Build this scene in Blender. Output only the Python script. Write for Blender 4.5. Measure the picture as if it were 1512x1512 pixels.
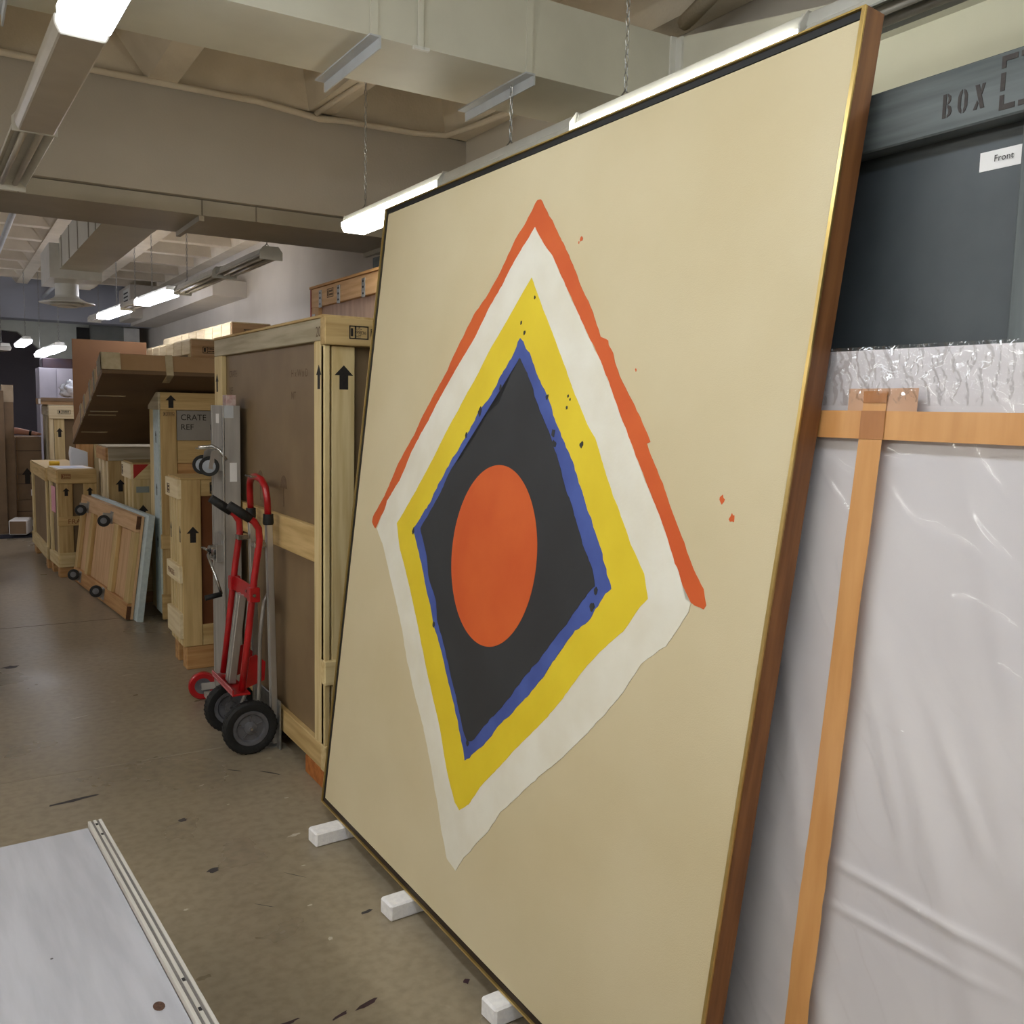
import bpy, bmesh, math, random
from mathutils import Vector, Matrix, noise

for o in list(bpy.data.objects):
    bpy.data.objects.remove(o)
S = bpy.context.scene
COL = S.collection
random.seed(4)

# ---------------------------------------------------------------- camera
cam_d = bpy.data.cameras.new('camera')
cam_d.sensor_fit = 'HORIZONTAL'
cam_d.sensor_width = 36.0
cam_d.lens = 36.0 * 1370 / 1512
cam_d.clip_start = 0.02
cam = bpy.data.objects.new('camera', cam_d)
COL.objects.link(cam)
cam.matrix_world = Matrix(((0.85342, 0.038292, -0.519815, 0), (-0.520777, 0.103908, -0.847345, 0),
                           (0.021567, 0.99385, 0.108619, 1.65), (0, 0, 0, 1)))
S.camera = cam

# ---------------------------------------------------------------- world / exposure
W = bpy.data.worlds.new('world')
S.world = W
W.use_nodes = True
W.node_tree.nodes['Background'].inputs[0].default_value = (0.75, 0.8, 0.9, 1)
W.node_tree.nodes['Background'].inputs[1].default_value = 0.05
S.view_settings.view_transform = 'Standard'
S.view_settings.look = 'None'
S.view_settings.gamma = 1
S.view_settings.use_curve_mapping = False
S.view_settings.exposure = 0.0
LIT_NEAR = 15.0      # emission of the lit lenses (overhead row)
LIT_SIDE = 13.0
LIT_FAR = 24.0
LIT_FILL = 35.0

# ---------------------------------------------------------------- materials
def srgb(r, g, b):
    f = lambda c: c / 12.92 if c <= 0.04045 else ((c + 0.055) / 1.055) ** 2.4
    return (f(r / 255), f(g / 255), f(b / 255), 1)

MATS = {}
def base_mat(name):
    m = bpy.data.materials.new(name)
    m.use_nodes = True
    nt = m.node_tree
    return m, nt, nt.nodes['Principled BSDF'], nt.links

def M(name, c1, c2=None, rough=0.6, metal=0.0, scale=(6, 6, 6), detail=4, lo=0.35, hi=0.65, bump=0.0,
      bscale=None, spec=0.5, vary=0.0, coat=0.0, coat_rough=0.1, rough2=None):
    if name in MATS:
        return MATS[name]
    m, nt, b, L = base_mat(name)
    N = nt.nodes
    b.inputs['Roughness'].default_value = rough
    b.inputs['Metallic'].default_value = metal
    b.inputs['Specular IOR Level'].default_value = spec
    b.inputs['Coat Weight'].default_value = coat
    b.inputs['Coat Roughness'].default_value = coat_rough
    tc = N.new('ShaderNodeTexCoord')
    mp = N.new('ShaderNodeMapping')
    mp.inputs['Scale'].default_value = scale
    oi = N.new('ShaderNodeObjectInfo')
    L.new(tc.outputs['Object'], mp.inputs['Vector'])
    mul = N.new('ShaderNodeMath'); mul.operation = 'MULTIPLY'; mul.inputs[1].default_value = 37.0
    L.new(oi.outputs['Random'], mul.inputs[0])
    L.new(mul.outputs[0], mp.inputs['Location'])
    no = N.new('ShaderNodeTexNoise')
    no.inputs['Scale'].default_value = 1.0
    no.inputs['Detail'].default_value = detail
    L.new(mp.outputs[0], no.inputs['Vector'])
    rp = N.new('ShaderNodeValToRGB')
    rp.color_ramp.elements[0].position = lo
    rp.color_ramp.elements[1].position = hi
    rp.color_ramp.elements[0].color = c1
    rp.color_ramp.elements[1].color = c2 if c2 else c1
    L.new(no.outputs['Fac'], rp.inputs[0])
    out = rp.outputs[0]
    if vary:
        hs = N.new('ShaderNodeHueSaturation')
        mr = N.new('ShaderNodeMapRange')
        mr.inputs['To Min'].default_value = 1 - vary
        mr.inputs['To Max'].default_value = 1 + vary
        L.new(oi.outputs['Random'], mr.inputs['Value'])
        L.new(mr.outputs[0], hs.inputs['Value'])
        L.new(out, hs.inputs['Color'])
        out = hs.outputs[0]
    L.new(out, b.inputs['Base Color'])
    if rough2 is not None:
        mr2 = N.new('ShaderNodeMapRange')
        mr2.inputs['From Min'].default_value = 0.3
        mr2.inputs['From Max'].default_value = 0.7
        mr2.inputs['To Min'].default_value = rough
        mr2.inputs['To Max'].default_value = rough2
        L.new(no.outputs['Fac'], mr2.inputs['Value'])
        L.new(mr2.outputs[0], b.inputs['Roughness'])
    if bump:
        src = no
        if bscale:
            src = N.new('ShaderNodeTexNoise')
            src.inputs['Scale'].default_value = bscale
            src.inputs['Detail'].default_value = 3
            L.new(tc.outputs['Object'], src.inputs['Vector'])
        bp = N.new('ShaderNodeBump')
        bp.inputs['Strength'].default_value = bump
        bp.inputs['Distance'].default_value = 0.01
        L.new(src.outputs['Fac'], bp.inputs['Height'])
        L.new(bp.outputs[0], b.inputs['Normal'])
    MATS[name] = m
    return m

def emit(name, col, strength):
    if name in MATS:
        return MATS[name]
    m, nt, b, L = base_mat(name)
    b.inputs['Base Color'].default_value = (0.9, 0.9, 0.9, 1)
    b.inputs['Roughness'].default_value = 0.3
    b.inputs['Emission Color'].default_value = col
    b.inputs['Emission Strength'].default_value = strength
    MATS[name] = m
    return m

WOODS = {'pine': ((218, 198, 150), (197, 172, 120)), 'honey': ((204, 176, 124), (178, 148, 96)),
         'pale': ((232, 216, 180), (216, 196, 154)), 'amber': ((192, 150, 100), (166, 120, 72)),
         'ply': ((212, 176, 134), (192, 152, 110)), 'orange': ((178, 112, 56), (150, 86, 40)),
         'grey': ((190, 180, 156), (164, 152, 126)), 'dark': ((96, 62, 38), (74, 46, 26)),
         'slate': ((104, 110, 110), (80, 86, 86))}
def wood(tone, axis):
    a, b = WOODS[tone]
    sc = [34, 34, 34]; sc['xyz'.index(axis)] = 2.2
    return M('wood_%s_%s' % (tone, axis), srgb(*a), srgb(*b), rough=0.62, scale=tuple(sc), detail=5,
             lo=0.38, hi=0.66, bump=0.12, vary=0.07, spec=0.35)

WALL = M('wall_paint', srgb(206, 200, 190), srgb(198, 192, 182), rough=0.7, scale=(2, 2, 2), bump=0.08, bscale=60)
BLUE_WALL = M('far_wall_paint', srgb(168, 172, 184), srgb(160, 164, 176), rough=0.7, scale=(1, 1, 1))
DARK_WALL = M('dark_wall_paint', srgb(148, 144, 158), srgb(140, 136, 150), rough=0.7, scale=(1, 1, 1))
CEIL = M('ceiling_paint', srgb(218, 208, 190), srgb(204, 194, 176), rough=0.8, scale=(3, 3, 3), bump=0.3, bscale=50)
BEAM = M('beam_paint', srgb(184, 178, 168), srgb(176, 170, 160), rough=0.75, scale=(1.5, 1.5, 1.5), bump=0.1, bscale=70)
DUCT = M('duct_paint', srgb(214, 212, 198), srgb(204, 202, 188), rough=0.5, scale=(3, 3, 3), bump=0.03, bscale=12)
DUCT2 = M('grey_duct_paint', srgb(172, 166, 152), srgb(160, 154, 140), rough=0.5, scale=(3, 3, 3))
STRAP = M('strap_paint', srgb(196, 200, 204), srgb(188, 192, 196), rough=0.45, scale=(9, 9, 9))
WHITE = M('white_enamel', srgb(224, 224, 218), srgb(214, 214, 208), rough=0.4, scale=(9, 9, 9))
GALV = M('galvanised', srgb(170, 170, 166), srgb(140, 140, 138), rough=0.35, metal=0.8, scale=(30, 30, 30))
ALU = M('aluminium', srgb(178, 174, 168), srgb(160, 156, 150), rough=0.45, metal=0.3, scale=(20, 20, 3))
ALU2 = M('bright_aluminium', srgb(200, 198, 194), srgb(176, 174, 170), rough=0.3, metal=0.75, scale=(20, 20, 3))
CHROME = M('chrome', srgb(206, 206, 206), srgb(180, 180, 180), rough=0.18, metal=1.0)
RED = M('red_enamel', srgb(172, 16, 24), srgb(152, 12, 18), rough=0.32, scale=(15, 15, 15), coat=0.3)
RUBBER = M('black_rubber', srgb(16, 16, 16), srgb(24, 24, 23), rough=0.7, scale=(60, 60, 60), bump=0.3)
PLASTIC_GREY = M('grey_hub', srgb(98, 98, 102), srgb(84, 84, 88), rough=0.45, scale=(20, 20, 20))
BLACK = M('black_paint', srgb(18, 18, 18), srgb(22, 22, 22), rough=0.6)
INK = M('stencil_ink', srgb(26, 22, 20), srgb(36, 30, 26), rough=0.7, scale=(90, 90, 90))
INK_FADED = M('faded_ink', srgb(96, 76, 56), srgb(112, 90, 66), rough=0.7, scale=(90, 90, 90))
INK_BROWN = M('brown_ink', srgb(120, 66, 34), srgb(140, 84, 48), rough=0.7, scale=(90, 90, 90))
HARD = M('hardboard', srgb(136, 115, 86), srgb(124, 103, 76), rough=0.5, scale=(4, 4, 4), bump=0.02, bscale=200, spec=0.4)
HARD_R = M('red_hardboard', srgb(122, 74, 40), srgb(106, 62, 32), rough=0.55, scale=(5, 5, 5))
HARD_D = M('dark_hardboard', srgb(92, 62, 36), srgb(80, 54, 30), rough=0.6, scale=(5, 5, 5))
CARD = M('cardboard', srgb(168, 136, 100), srgb(156, 124, 88), rough=0.75, scale=(5, 5, 5), vary=0.05)
CARD_D = M('dull_cardboard', srgb(140, 116, 90), srgb(126, 104, 80), rough=0.75, scale=(5, 5, 5), vary=0.05)
CARD_B = M('brown_sheet', srgb(120, 84, 50), srgb(112, 76, 44), rough=0.7, scale=(3, 3, 3))
PAPER = M('white_paper', srgb(238, 236, 234), srgb(230, 228, 226), rough=0.6)
PINK = M('pink_paper', srgb(232, 170, 180), srgb(222, 156, 168), rough=0.6)
YELLOW_P = M('yellow_plastic', srgb(226, 184, 50), srgb(216, 172, 40), rough=0.4)
GREYLABEL = M('grey_label_board', srgb(150, 146, 140), srgb(140, 136, 130), rough=0.5, scale=(5, 5, 5))
BLUEFOAM = M('pale_blue_foam', srgb(196, 208, 208), srgb(182, 196, 198), rough=0.8, scale=(40, 40, 40))
FOAM = M('white_foam', srgb(244, 243, 244), srgb(234, 233, 236), rough=0.8, scale=(60, 60, 60), bump=0.25, bscale=120)
CLEARTAPE = M('clear_tape', srgb(196, 184, 156), srgb(182, 168, 138), rough=0.18, scale=(20, 20, 20), coat=0.6)
SKIN = M('skin', srgb(206, 152, 130), srgb(196, 140, 118), rough=0.5)
CLOTH = M('dark_cloth', srgb(46, 46, 60), srgb(38, 38, 52), rough=0.9)
SLATE = M('slate_paint', srgb(74, 80, 84), srgb(66, 72, 76), rough=0.5, scale=(8, 8, 8), bump=0.02, bscale=90)
PLY_TOP = M('grey_plywood', srgb(182, 182, 188), srgb(168, 168, 174), rough=0.62, scale=(26, 3, 26), detail=6, bump=0.12, vary=0.02)
PLY_L = M('ply_light_layer', srgb(200, 196, 190), srgb(184, 180, 172), rough=0.7, scale=(60, 4, 60))
PLY_D = M('ply_dark_layer', srgb(104, 100, 98), srgb(130, 124, 118), rough=0.7, scale=(60, 6, 60))

# ---------------------------------------------------------------- object helpers
def link(name, me, mat, parent=None):
    o = bpy.data.objects.new(name, me)
    COL.objects.link(o)
    if mat is not None:
        me.materials.append(mat)
    if parent is not None:
        o.parent = parent
    return o

def tag(o, label=None, cat=None, group=None, kind=None):
    if label: o['label'] = label
    if cat: o['category'] = cat
    if group: o['group'] = group
    if kind: o['kind'] = kind
    return o

def thing(name, label, cat, loc=(0, 0, 0), rz=0.0, group=None, mw=None):
    o = bpy.data.objects.new(name, None)
    o.empty_display_size = 0.1
    COL.objects.link(o)
    if mw is not None:
        o.matrix_world = mw
    else:
        o.location = loc
        o.rotation_euler = (0, 0, rz)
    return tag(o, label, cat, group)

def bm_box(bm, x0, x1, y0, y1, z0, z1):
    v = [bm.verts.new((x, y, z)) for z in (z0, z1) for y in (y0, y1) for x in (x0, x1)]
    for f in ((0, 2, 3, 1), (4, 5, 7, 6), (0, 1, 5, 4), (2, 6, 7, 3), (0, 4, 6, 2), (1, 3, 7, 5)):
        bm.faces.new([v[i] for i in f])
    return v

def finish(bm, name, bevel=0.0, smooth=False):
    bmesh.ops.recalc_face_normals(bm, faces=bm.faces)
    if bevel:
        bmesh.ops.bevel(bm, geom=list(bm.edges), offset=bevel, segments=1, affect='EDGES', profile=0.5)
    me = bpy.data.meshes.new(name)
    bm.to_mesh(me)
    bm.free()
    if smooth:
        for p in me.polygons:
            p.use_smooth = True
    return me

def box(name, x0, x1, y0, y1, z0, z1, mat, parent=None, bevel=0.0):
    bm = bmesh.new()
    bm_box(bm, min(x0, x1), max(x0, x1), min(y0, y1), max(y0, y1), min(z0, z1), max(z0, z1))
    return link(name, finish(bm, name, bevel), mat, parent)

def prism(name, pts, axis, a, b, mat, parent=None, bevel=0.0):
    """polygon pts (2D) extruded along axis from a to b"""
    bm = bmesh.new()
    def P(p, t):
        return {'x': (t, p[0], p[1]), 'y': (p[0], t, p[1]), 'z': (p[0], p[1], t)}[axis]
    lo = [bm.verts.new(P(p, a)) for p in pts]
    hi = [bm.verts.new(P(p, b)) for p in pts]
    n = len(pts)
    bm.faces.new(lo); bm.faces.new(hi[::-1])
    for i in range(n):
        bm.faces.new((lo[i], hi[i], hi[(i + 1) % n], lo[(i + 1) % n]))
    return link(name, finish(bm, name, bevel), mat, parent)

def tube_bm(bm, pts, r, seg=10, caps=True):
    pts = [Vector(p) for p in pts]
    rings = []
    up = None
    for i, p in enumerate(pts):
        if i == 0: t = pts[1] - pts[0]
        elif i == len(pts) - 1: t = pts[-1] - pts[-2]
        else: t = (pts[i + 1] - p).normalized() + (p - pts[i - 1]).normalized()
        t.normalize()
        if up is None:
            up = Vector((0, 0, 1)) if abs(t.z) < 0.9 else Vector((1, 0, 0))
        s = t.cross(up).normalized()
        up = s.cross(t).normalized()
        rr = r[i] if isinstance(r, (list, tuple)) else r
        rings.append([bm.verts.new(p + rr * (math.cos(a) * s + math.sin(a) * up))
                      for a in [2 * math.pi * k / seg for k in range(seg)]])
    for a, b in zip(rings, rings[1:]):
        for k in range(seg):
            bm.faces.new((a[k], a[(k + 1) % seg], b[(k + 1) % seg], b[k]))
    if caps:
        bm.faces.new(rings[0][::-1]); bm.faces.new(rings[-1])

def tube(name, pts, r, mat, parent=None, seg=10):
    bm = bmesh.new()
    tube_bm(bm, pts, r, seg)
    me = finish(bm, name)
    for p in me.polygons:
        p.use_smooth = len(p.vertices) == 4
    return link(name, me, mat, parent)

def lathe(name, prof, origin, axis, mat, parent=None, seg=28):
    """prof: list of (radius, offset along axis)"""
    ax = Vector(axis).normalized()
    s = ax.orthogonal().normalized(); t = ax.cross(s)
    bm = bmesh.new(); rings = []
    for r, h in prof:
        if r < 1e-6:
            rings.append([bm.verts.new(Vector(origin) + ax * h)])
        else:
            rings.append([bm.verts.new(Vector(origin) + ax * h + r * (math.cos(a) * s + math.sin(a) * t))
                          for a in [2 * math.pi * k / seg for k in range(seg)]])
    for a, b in zip(rings, rings[1:]):
        for k in range(seg):
            va = [a[k % len(a)], a[(k + 1) % len(a)]]
            vb = [b[(k + 1) % len(b)], b[k % len(b)]]
            vs = []
            for q in va + vb:
                if q not in vs: vs.append(q)
            if len(vs) > 2: bm.faces.new(vs)
    me = finish(bm, name)
    for p in me.polygons: p.use_smooth = True
    o = link(name, me, mat, parent)
    md = o.modifiers.new('edge', 'EDGE_SPLIT'); md.split_angle = math.radians(35)
    return o

def lerp(a, b, t):
    return a + (b - a) * t

def text_mesh(txt, size):
    cu = bpy.data.curves.new('lettering', 'FONT')
    cu.body = txt; cu.size = size; cu.resolution_u = 3
    ob = bpy.data.objects.new('lettering', cu)
    COL.objects.link(ob)
    dg = bpy.context.evaluated_depsgraph_get()
    me = bpy.data.meshes.new_from_object(ob.evaluated_get(dg))
    bpy.data.objects.remove(ob)
    bpy.data.curves.remove(cu)
    me.materials.clear()
    return me

# frames of crate faces: W faces -X (reads towards -Y), S faces -Y (reads towards +X)
def face_matrix(face, u, v, off):
    if face == 'W':      # u measured along +Y from the near corner
        return Matrix(((0, 0, -1, -off), (-1, 0, 0, u), (0, 1, 0, v), (0, 0, 0, 1)))
    return Matrix(((1, 0, 0, u), (0, 0, -1, -off), (0, 1, 0, v), (0, 0, 0, 1)))

def lettering(parent, face, txt, u, v, size, off, mat=None, name='lettering', sx=1.0):
    me = text_mesh(txt, size)
    me.transform(face_matrix(face, u, v, off + 0.0012) @ Matrix.Diagonal((sx, 1, 1, 1)))
    return link(name, me, mat or INK, parent)

def flat_poly(parent, face, pts, u, v, off, mat, name, t=0.0012):
    bm = bmesh.new()
    lo = [bm.verts.new((p[0], p[1], 0)) for p in pts]
    hi = [bm.verts.new((p[0], p[1], t)) for p in pts]
    n = len(pts)
    bm.faces.new(lo[::-1]); bm.faces.new(hi)
    for i in range(n):
        bm.faces.new((lo[i], lo[(i + 1) % n], hi[(i + 1) % n], hi[i]))
    bmesh.ops.transform(bm, matrix=face_matrix(face, u, v, off), verts=bm.verts)
    return link(name, finish(bm, name), mat, parent)

ARROW = [(-.28, 0), (.28, 0), (.28, .58), (.6, .58), (0, 1), (-.6, .58), (-.28, .58)]
def arrow(parent, face, u, v, h, off, w=1.0):
    return flat_poly(parent, face, [(x * h * .62 * w, y * h) for x, y in ARROW], u, v, off, INK, 'arrow_mark')

def stamp(parent, face, u, v, w, h, off, mat=None, rows=True):
    """small boxed stencil stamp: frame bars and two rows of marks, one mesh"""
    bm = bmesh.new(); t = 0.0012; e = h * .09
    rects = [(0, w, 0, e), (0, w, h - e, h), (0, e, 0, h), (w - e, w, 0, h), (w * .28, w * .28 + e, 0, h)]
    rnd = random.Random(int(u * 1000 + v * 100))
    for row in ((0.2, 0.58) if rows else ()):
        x = w * .36
        while x < w * .88:
            q = w * rnd.uniform(.05, .1)
            rects.append((x, x + q, h * row, h * (row + .22))); x += q + w * .03
    rects.append((w * .08, w * .2, h * .2, h * .8))
    for a, b, c, d in rects:
        bm_box(bm, a, b, c, d, 0, t)
    bmesh.ops.transform(bm, matrix=face_matrix(face, u, v, off), verts=bm.verts)
    return link('stamp_mark', finish(bm, 'stamp_mark'), mat or INK, parent)

class Crate:
    def __init__(s, name, label, x0, y0, lx, ly, lz, rz=0.0, foot=0.1, panel=None, inset=0.022, group=None, cat='crate',
                 lid=None):
        s.r = thing(name, label, cat, (x0, y0, 0), rz, group)
        s.lx, s.ly, s.lz, s.i = lx, ly, lz, inset
        box('body', inset, lx - inset, inset, ly - inset, foot, lz - 0.012, panel or HARD, s.r)
        if lid:
            box('lid', -.004, lx, -.004, ly, lz - 0.012, lz, lid, s.r, 0.002)
    def W(s, u0, u1, v0, v1, tone='pine', proud=0.0, name='batten', axis=None, th=0.022):
        axis = axis or ('y' if abs(u1 - u0) > abs(v1 - v0) else 'z')
        return box(name, -proud, max(s.i, th), u0, u1, v0, v1, wood(tone, axis), s.r, 0.003)
    def S(s, u0, u1, v0, v1, tone='pine', proud=0.0, name='batten', axis=None, th=0.022):
        axis = axis or ('x' if abs(u1 - u0) > abs(v1 - v0) else 'z')
        return box(name, u0, u1, -proud, max(s.i, th), v0, v1, wood(tone, axis), s.r, 0.003)
    def foot(s, x0, x1, y0, y1, h, tone='amber'):
        return box('skid', x0, x1, y0, y1, 0, h, wood(tone, 'x'), s.r, 0.004)

# ================================================================ THE SETTING
def struct(name, x0, x1, y0, y1, z0, z1, mat):
    return tag(box(name, x0, x1, y0, y1, z0, z1, mat), kind='structure')

# floor: worn sealed concrete
def floor_material():
    m, nt, b, L = base_mat('sealed_concrete')
    N = nt.nodes
    tc = N.new('ShaderNodeTexCoord')
    n1 = N.new('ShaderNodeTexNoise'); n1.inputs['Scale'].default_value = 0.9; n1.inputs['Detail'].default_value = 6
    n2 = N.new('ShaderNodeTexNoise'); n2.inputs['Scale'].default_value = 26; n2.inputs['Detail'].default_value = 5
    n3 = N.new('ShaderNodeTexNoise'); n3.inputs['Scale'].default_value = 9; n3.inputs['Detail'].default_value = 2
    for n in (n1, n2, n3): L.new(tc.outputs['Object'], n.inputs['Vector'])
    r1 = N.new('ShaderNodeValToRGB')
    r1.color_ramp.elements[0].position = .3; r1.color_ramp.elements[1].position = .7
    r1.color_ramp.elements[0].color = srgb(136, 125, 106); r1.color_ramp.elements[1].color = srgb(164, 151, 129)
    L.new(n1.outputs['Fac'], r1.inputs[0])
    mx = N.new('ShaderNodeMix'); mx.data_type = 'RGBA'; mx.blend_type = 'MULTIPLY'; mx.inputs['Factor'].default_value = .55
    r2 = N.new('ShaderNodeValToRGB')
    r2.color_ramp.elements[0].position = .25; r2.color_ramp.elements[1].position = .6
    r2.color_ramp.elements[0].color = (.55, .53, .5, 1); r2.color_ramp.elements[1].color = (1, 1, 1, 1)
    L.new(n2.outputs['Fac'], r2.inputs[0])
    L.new(r1.outputs[0], mx.inputs['A']); L.new(r2.outputs[0], mx.inputs['B'])
    mx2 = N.new('ShaderNodeMix'); mx2.data_type = 'RGBA'
    r3 = N.new('ShaderNodeValToRGB')
    r3.color_ramp.elements[0].position = .72; r3.color_ramp.elements[1].position = .76
    r3.color_ramp.elements[0].color = (0, 0, 0, 1); r3.color_ramp.elements[1].color = (.5, .5, .5, 1)
    L.new(n3.outputs['Fac'], r3.inputs[0])
    L.new(r3.outputs[0], mx2.inputs['Factor'])
    L.new(mx.outputs['Result'], mx2.inputs['A']); mx2.inputs['B'].default_value = srgb(176, 168, 150)
    L.new(mx2.outputs['Result'], b.inputs['Base Color'])
    mr = N.new('ShaderNodeMapRange'); mr.inputs['From Min'].default_value = .3; mr.inputs['From Max'].default_value = .7
    mr.inputs['To Min'].default_value = .22; mr.inputs['To Max'].default_value = .42
    L.new(n1.outputs['Fac'], mr.inputs['Value']); L.new(mr.outputs[0], b.inputs['Roughness'])
    bp = N.new('ShaderNodeBump'); bp.inputs['Strength'].default_value = .12; bp.inputs['Distance'].default_value = .004
    L.new(n2.outputs['Fac'], bp.inputs['Height']); L.new(bp.outputs[0], b.inputs['Normal'])
    return m
floor = struct('floor', -4.5, 3.18, -4, 21, -.1, 0, floor_material())
JOINT = M('joint_dark', srgb(70, 64, 56), srgb(84, 78, 68), rough=.8)
SCUFF = M('scuff_dark', srgb(58, 54, 56), srgb(70, 66, 66), rough=.6, scale=(50, 50, 50))
PURPLE = M('dried_dark_paint', srgb(48, 28, 36), srgb(62, 38, 46), rough=.6, scale=(50, 50, 50))
FLECK = M('pale_paint_fleck', srgb(196, 190, 176), srgb(186, 178, 162), rough=.7)
tag(box('floor_joint', -4.5, 3.1, 7.52, 7.528, -.01, .0006, JOINT, floor))
tag(box('floor_joint', -4.5, 3.1, 4.418, 4.424, -.01, .0006, M('joint_pale', srgb(150, 142, 126), srgb(140, 132, 116), rough=.8), floor))
def mark(x, y, l, w, a, mat, seed):
    rnd = random.Random(seed); bm = bmesh.new(); n = 12
    vs = []
    for k in range(n):
        t = 2 * math.pi * k / n; q = rnd.uniform(.6, 1.2)
        px, py = l * .5 * q * math.cos(t), w * .5 * q * math.sin(t)
        vs.append(bm.verts.new((x + px * math.cos(a) - py * math.sin(a), y + px * math.sin(a) + py * math.cos(a), .0007)))
    bm.faces.new(vs)
    link('floor_mark', finish(bm, 'floor_mark'), mat, floor)
for i, q in enumerate([(.943, 2.255, .075, .02, .3, PURPLE), (.863, 2.245, .055, .014, .3, PURPLE), (.73, 2.285, .06, .016, .1, PURPLE),
                       (1.235, 2.21, .03, .02, 1, PURPLE), (.757, 3.69, .035, .04, 0, SCUFF), (.761, 3.22, .05, .03, .4, SCUFF),
                       (.4, 4.093, .2, .03, .15, SCUFF), (1.13, 2.70, .06, .02, .2, SCUFF), (.3, 6.4, .1, .08, 0, SCUFF),
                       (1.10, 3.35, .06, .022, .2, FLECK), (1.18, 3.7, .02, .012, 0, FLECK), (.95, 3.75, .015, .01, 0, FLECK),
                       (.98, 2.83, .02, .012, 0, FLECK), (.97, 2.61, .02, .02, 0, FLECK), (1.05, 3.1, .02, .008, 0, FLECK),
                       (.62, 3.0, .018, .012, 0, FLECK), (.9, 4.0, .03, .006, .3, FLECK), (1.02, 4.05, .03, .008, .4, FLECK),
                       (.85, 2.9, .09, .004, -.8, SCUFF), (1.0, 3.05, .1, .004, -.9, SCUFF), (1.2, 4.0, .1, .012, -.9, SCUFF),
                       (1.07, 4.1, .08, .01, -.8, SCUFF), (.9, 5.9, .12, .01, .2, FLECK), (.55, 5.2, .1, .012, .3, FLECK)]):
    mark(*q, i)

wall_right = struct('wall_right', 3.18, 3.3, -4, 21, 0, 4.1, WALL)
pil = struct('trim_4', 2.93, 3.18, -4, 2.62, 0, 3.0, M('front_wall_cream', srgb(222, 220, 200), srgb(214, 212, 192), rough=.7, scale=(2, 2, 2)))
struct('wall_left', -4.62, -4.5, -4, 21, 0, 4.1, WALL)
struct('wall_front', -4.5, 3.18, -4.12, -4, 0, 4.1, WALL)
wall_back = struct('wall_back', -4.5, 3.18, 21, 21.12, 0, 4.1, DARK_WALL)

# ceiling: concrete slab with tapered ribs between cross beams
ceiling = struct('ceiling', -4.62, 3.3, -4.12, 21.12, 3.86, 4.1, CEIL)
def rib(xc, wl, y0, y1, taper):
    prism('ceiling_rib', [(xc - wl / 2, 3.5), (xc + wl / 2, 3.5), (xc + wl / 2 + .05, 3.86), (xc - wl / 2 - taper, 3.86)], 'y', y0, y1, CEIL, ceiling)
for k in range(-6, 3):
    xc = 1.16 + .965 * k
    for a, b in ((-4, 5.9), (6.55, 17), (17.5, 21)):
        rib(xc, .16, a, b, .27 if k == 0 else .06)
for yc in [-3 + .965 * k for k in range(25)]:
    if 3.7 < yc < 6.7 or 16.6 < yc < 17.7:
        continue
    prism('cross_rib', [(yc - .07, 3.51), (yc + .07, 3.51), (yc + .12, 3.86), (yc - .12, 3.86)], 'x', -4.5, 3.18, CEIL, ceiling)
prism('cross_rib', [(5.885, 3.5), (5.9, 3.5), (5.9, 3.86), (5.87, 3.86)], 'x', -4.5, 3.18, CEIL, ceiling)  # thin slab added so the beam's upper face comes out paler
beam = struct('trim_1', -4.5, 3.18, 5.9, 6.55, 2.885, 3.86, BEAM)
tag(beam, 'broad taupe cross beam below the ceiling')
far_beam = struct('trim_2', -4.5, 3.18, 17.0, 17.5, 2.95, 3.86, BLUE_WALL)
# soffit along the right wall in the far bay with a grille
soffit = struct('trim_3', 2.78, 3.18, 11.4, 17.0, 2.93, 3.12, WALL)
box('soffit_housing', 2.6, 3.1, 15.9, 17, 2.98, 3.5, WALL, soffit)
gr = box('grille_frame', 2.592, 2.6, 16.0, 16.5, 3.03, 3.45, WHITE, soffit)
for k in range(6):
    box('grille_slat', 2.586, 2.592, 16.07, 16.43, 3.08 + k * .06, 3.10 + k * .06, BLACK, gr)
# white service wall with sloped lower edge beyond the far beam
prism('service_bulkhead', [(.3, 3.08), (.3, 2.83), (1.12, 2.78), (1.62, 2.36), (3.0, 2.3), (3.0, 3.08)], 'y', 17.7, 17.9,
      M('service_white', srgb(214, 220, 212), srgb(206, 212, 204), rough=.6), far_beam)
for o in (tag(struct('door_1', 2.2, 2.75, 17.55, 17.6, 0, 2.95, M('far_door_grey', srgb(128, 132, 128), srgb(120, 124, 120))), 'tall grey door at the far end'),):
    box('door_gap', 2.0, 2.2, 17.52, 17.58, 0, 2.9, BLACK, o)
    box('door_jamb', 2.75, 3.0, 17.5, 17.58, 0, 2.93, WHITE, o)

# conduit and pipes
def conduit(name, label, pts, r, mat):
    return tag(tube(name, pts, r, mat, seg=8), label, 'conduit')
conduit('conduit', 'thin painted conduit along the top of the cross beam, dipping under a ceiling rib',
        [(-4.4, 5.86, 3.49), (1.7, 5.86, 3.49), (1.95, 5.86, 3.47), (2.1, 5.86, 3.455), (2.25, 5.86, 3.47), (2.75, 5.84, 3.475), (2.95, 5.75, 3.47), (3.0, 5.3, 3.46), (3.05, 4.6, 3.45)], .02, CEIL)
conduit('conduit', 'short painted conduit branching under a ceiling rib to a junction box',
        [(2.08, 5.84, 3.48), (2.1, 5.5, 3.485), (2.12, 5.12, 3.485), (2.14, 4.0, 3.485), (2.14, 2.0, 3.485)], .017, CEIL)
p = thing('junction_box', 'round painted junction box above the lamp chain', 'junction box', (2.06, 5.05, 3.475))
lathe('box_body', [(0, -.02), (.045, -.02), (.045, .03), (0, .03)], (0, 0, 0), (0, 0, 1), CEIL, p, 16)
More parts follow.
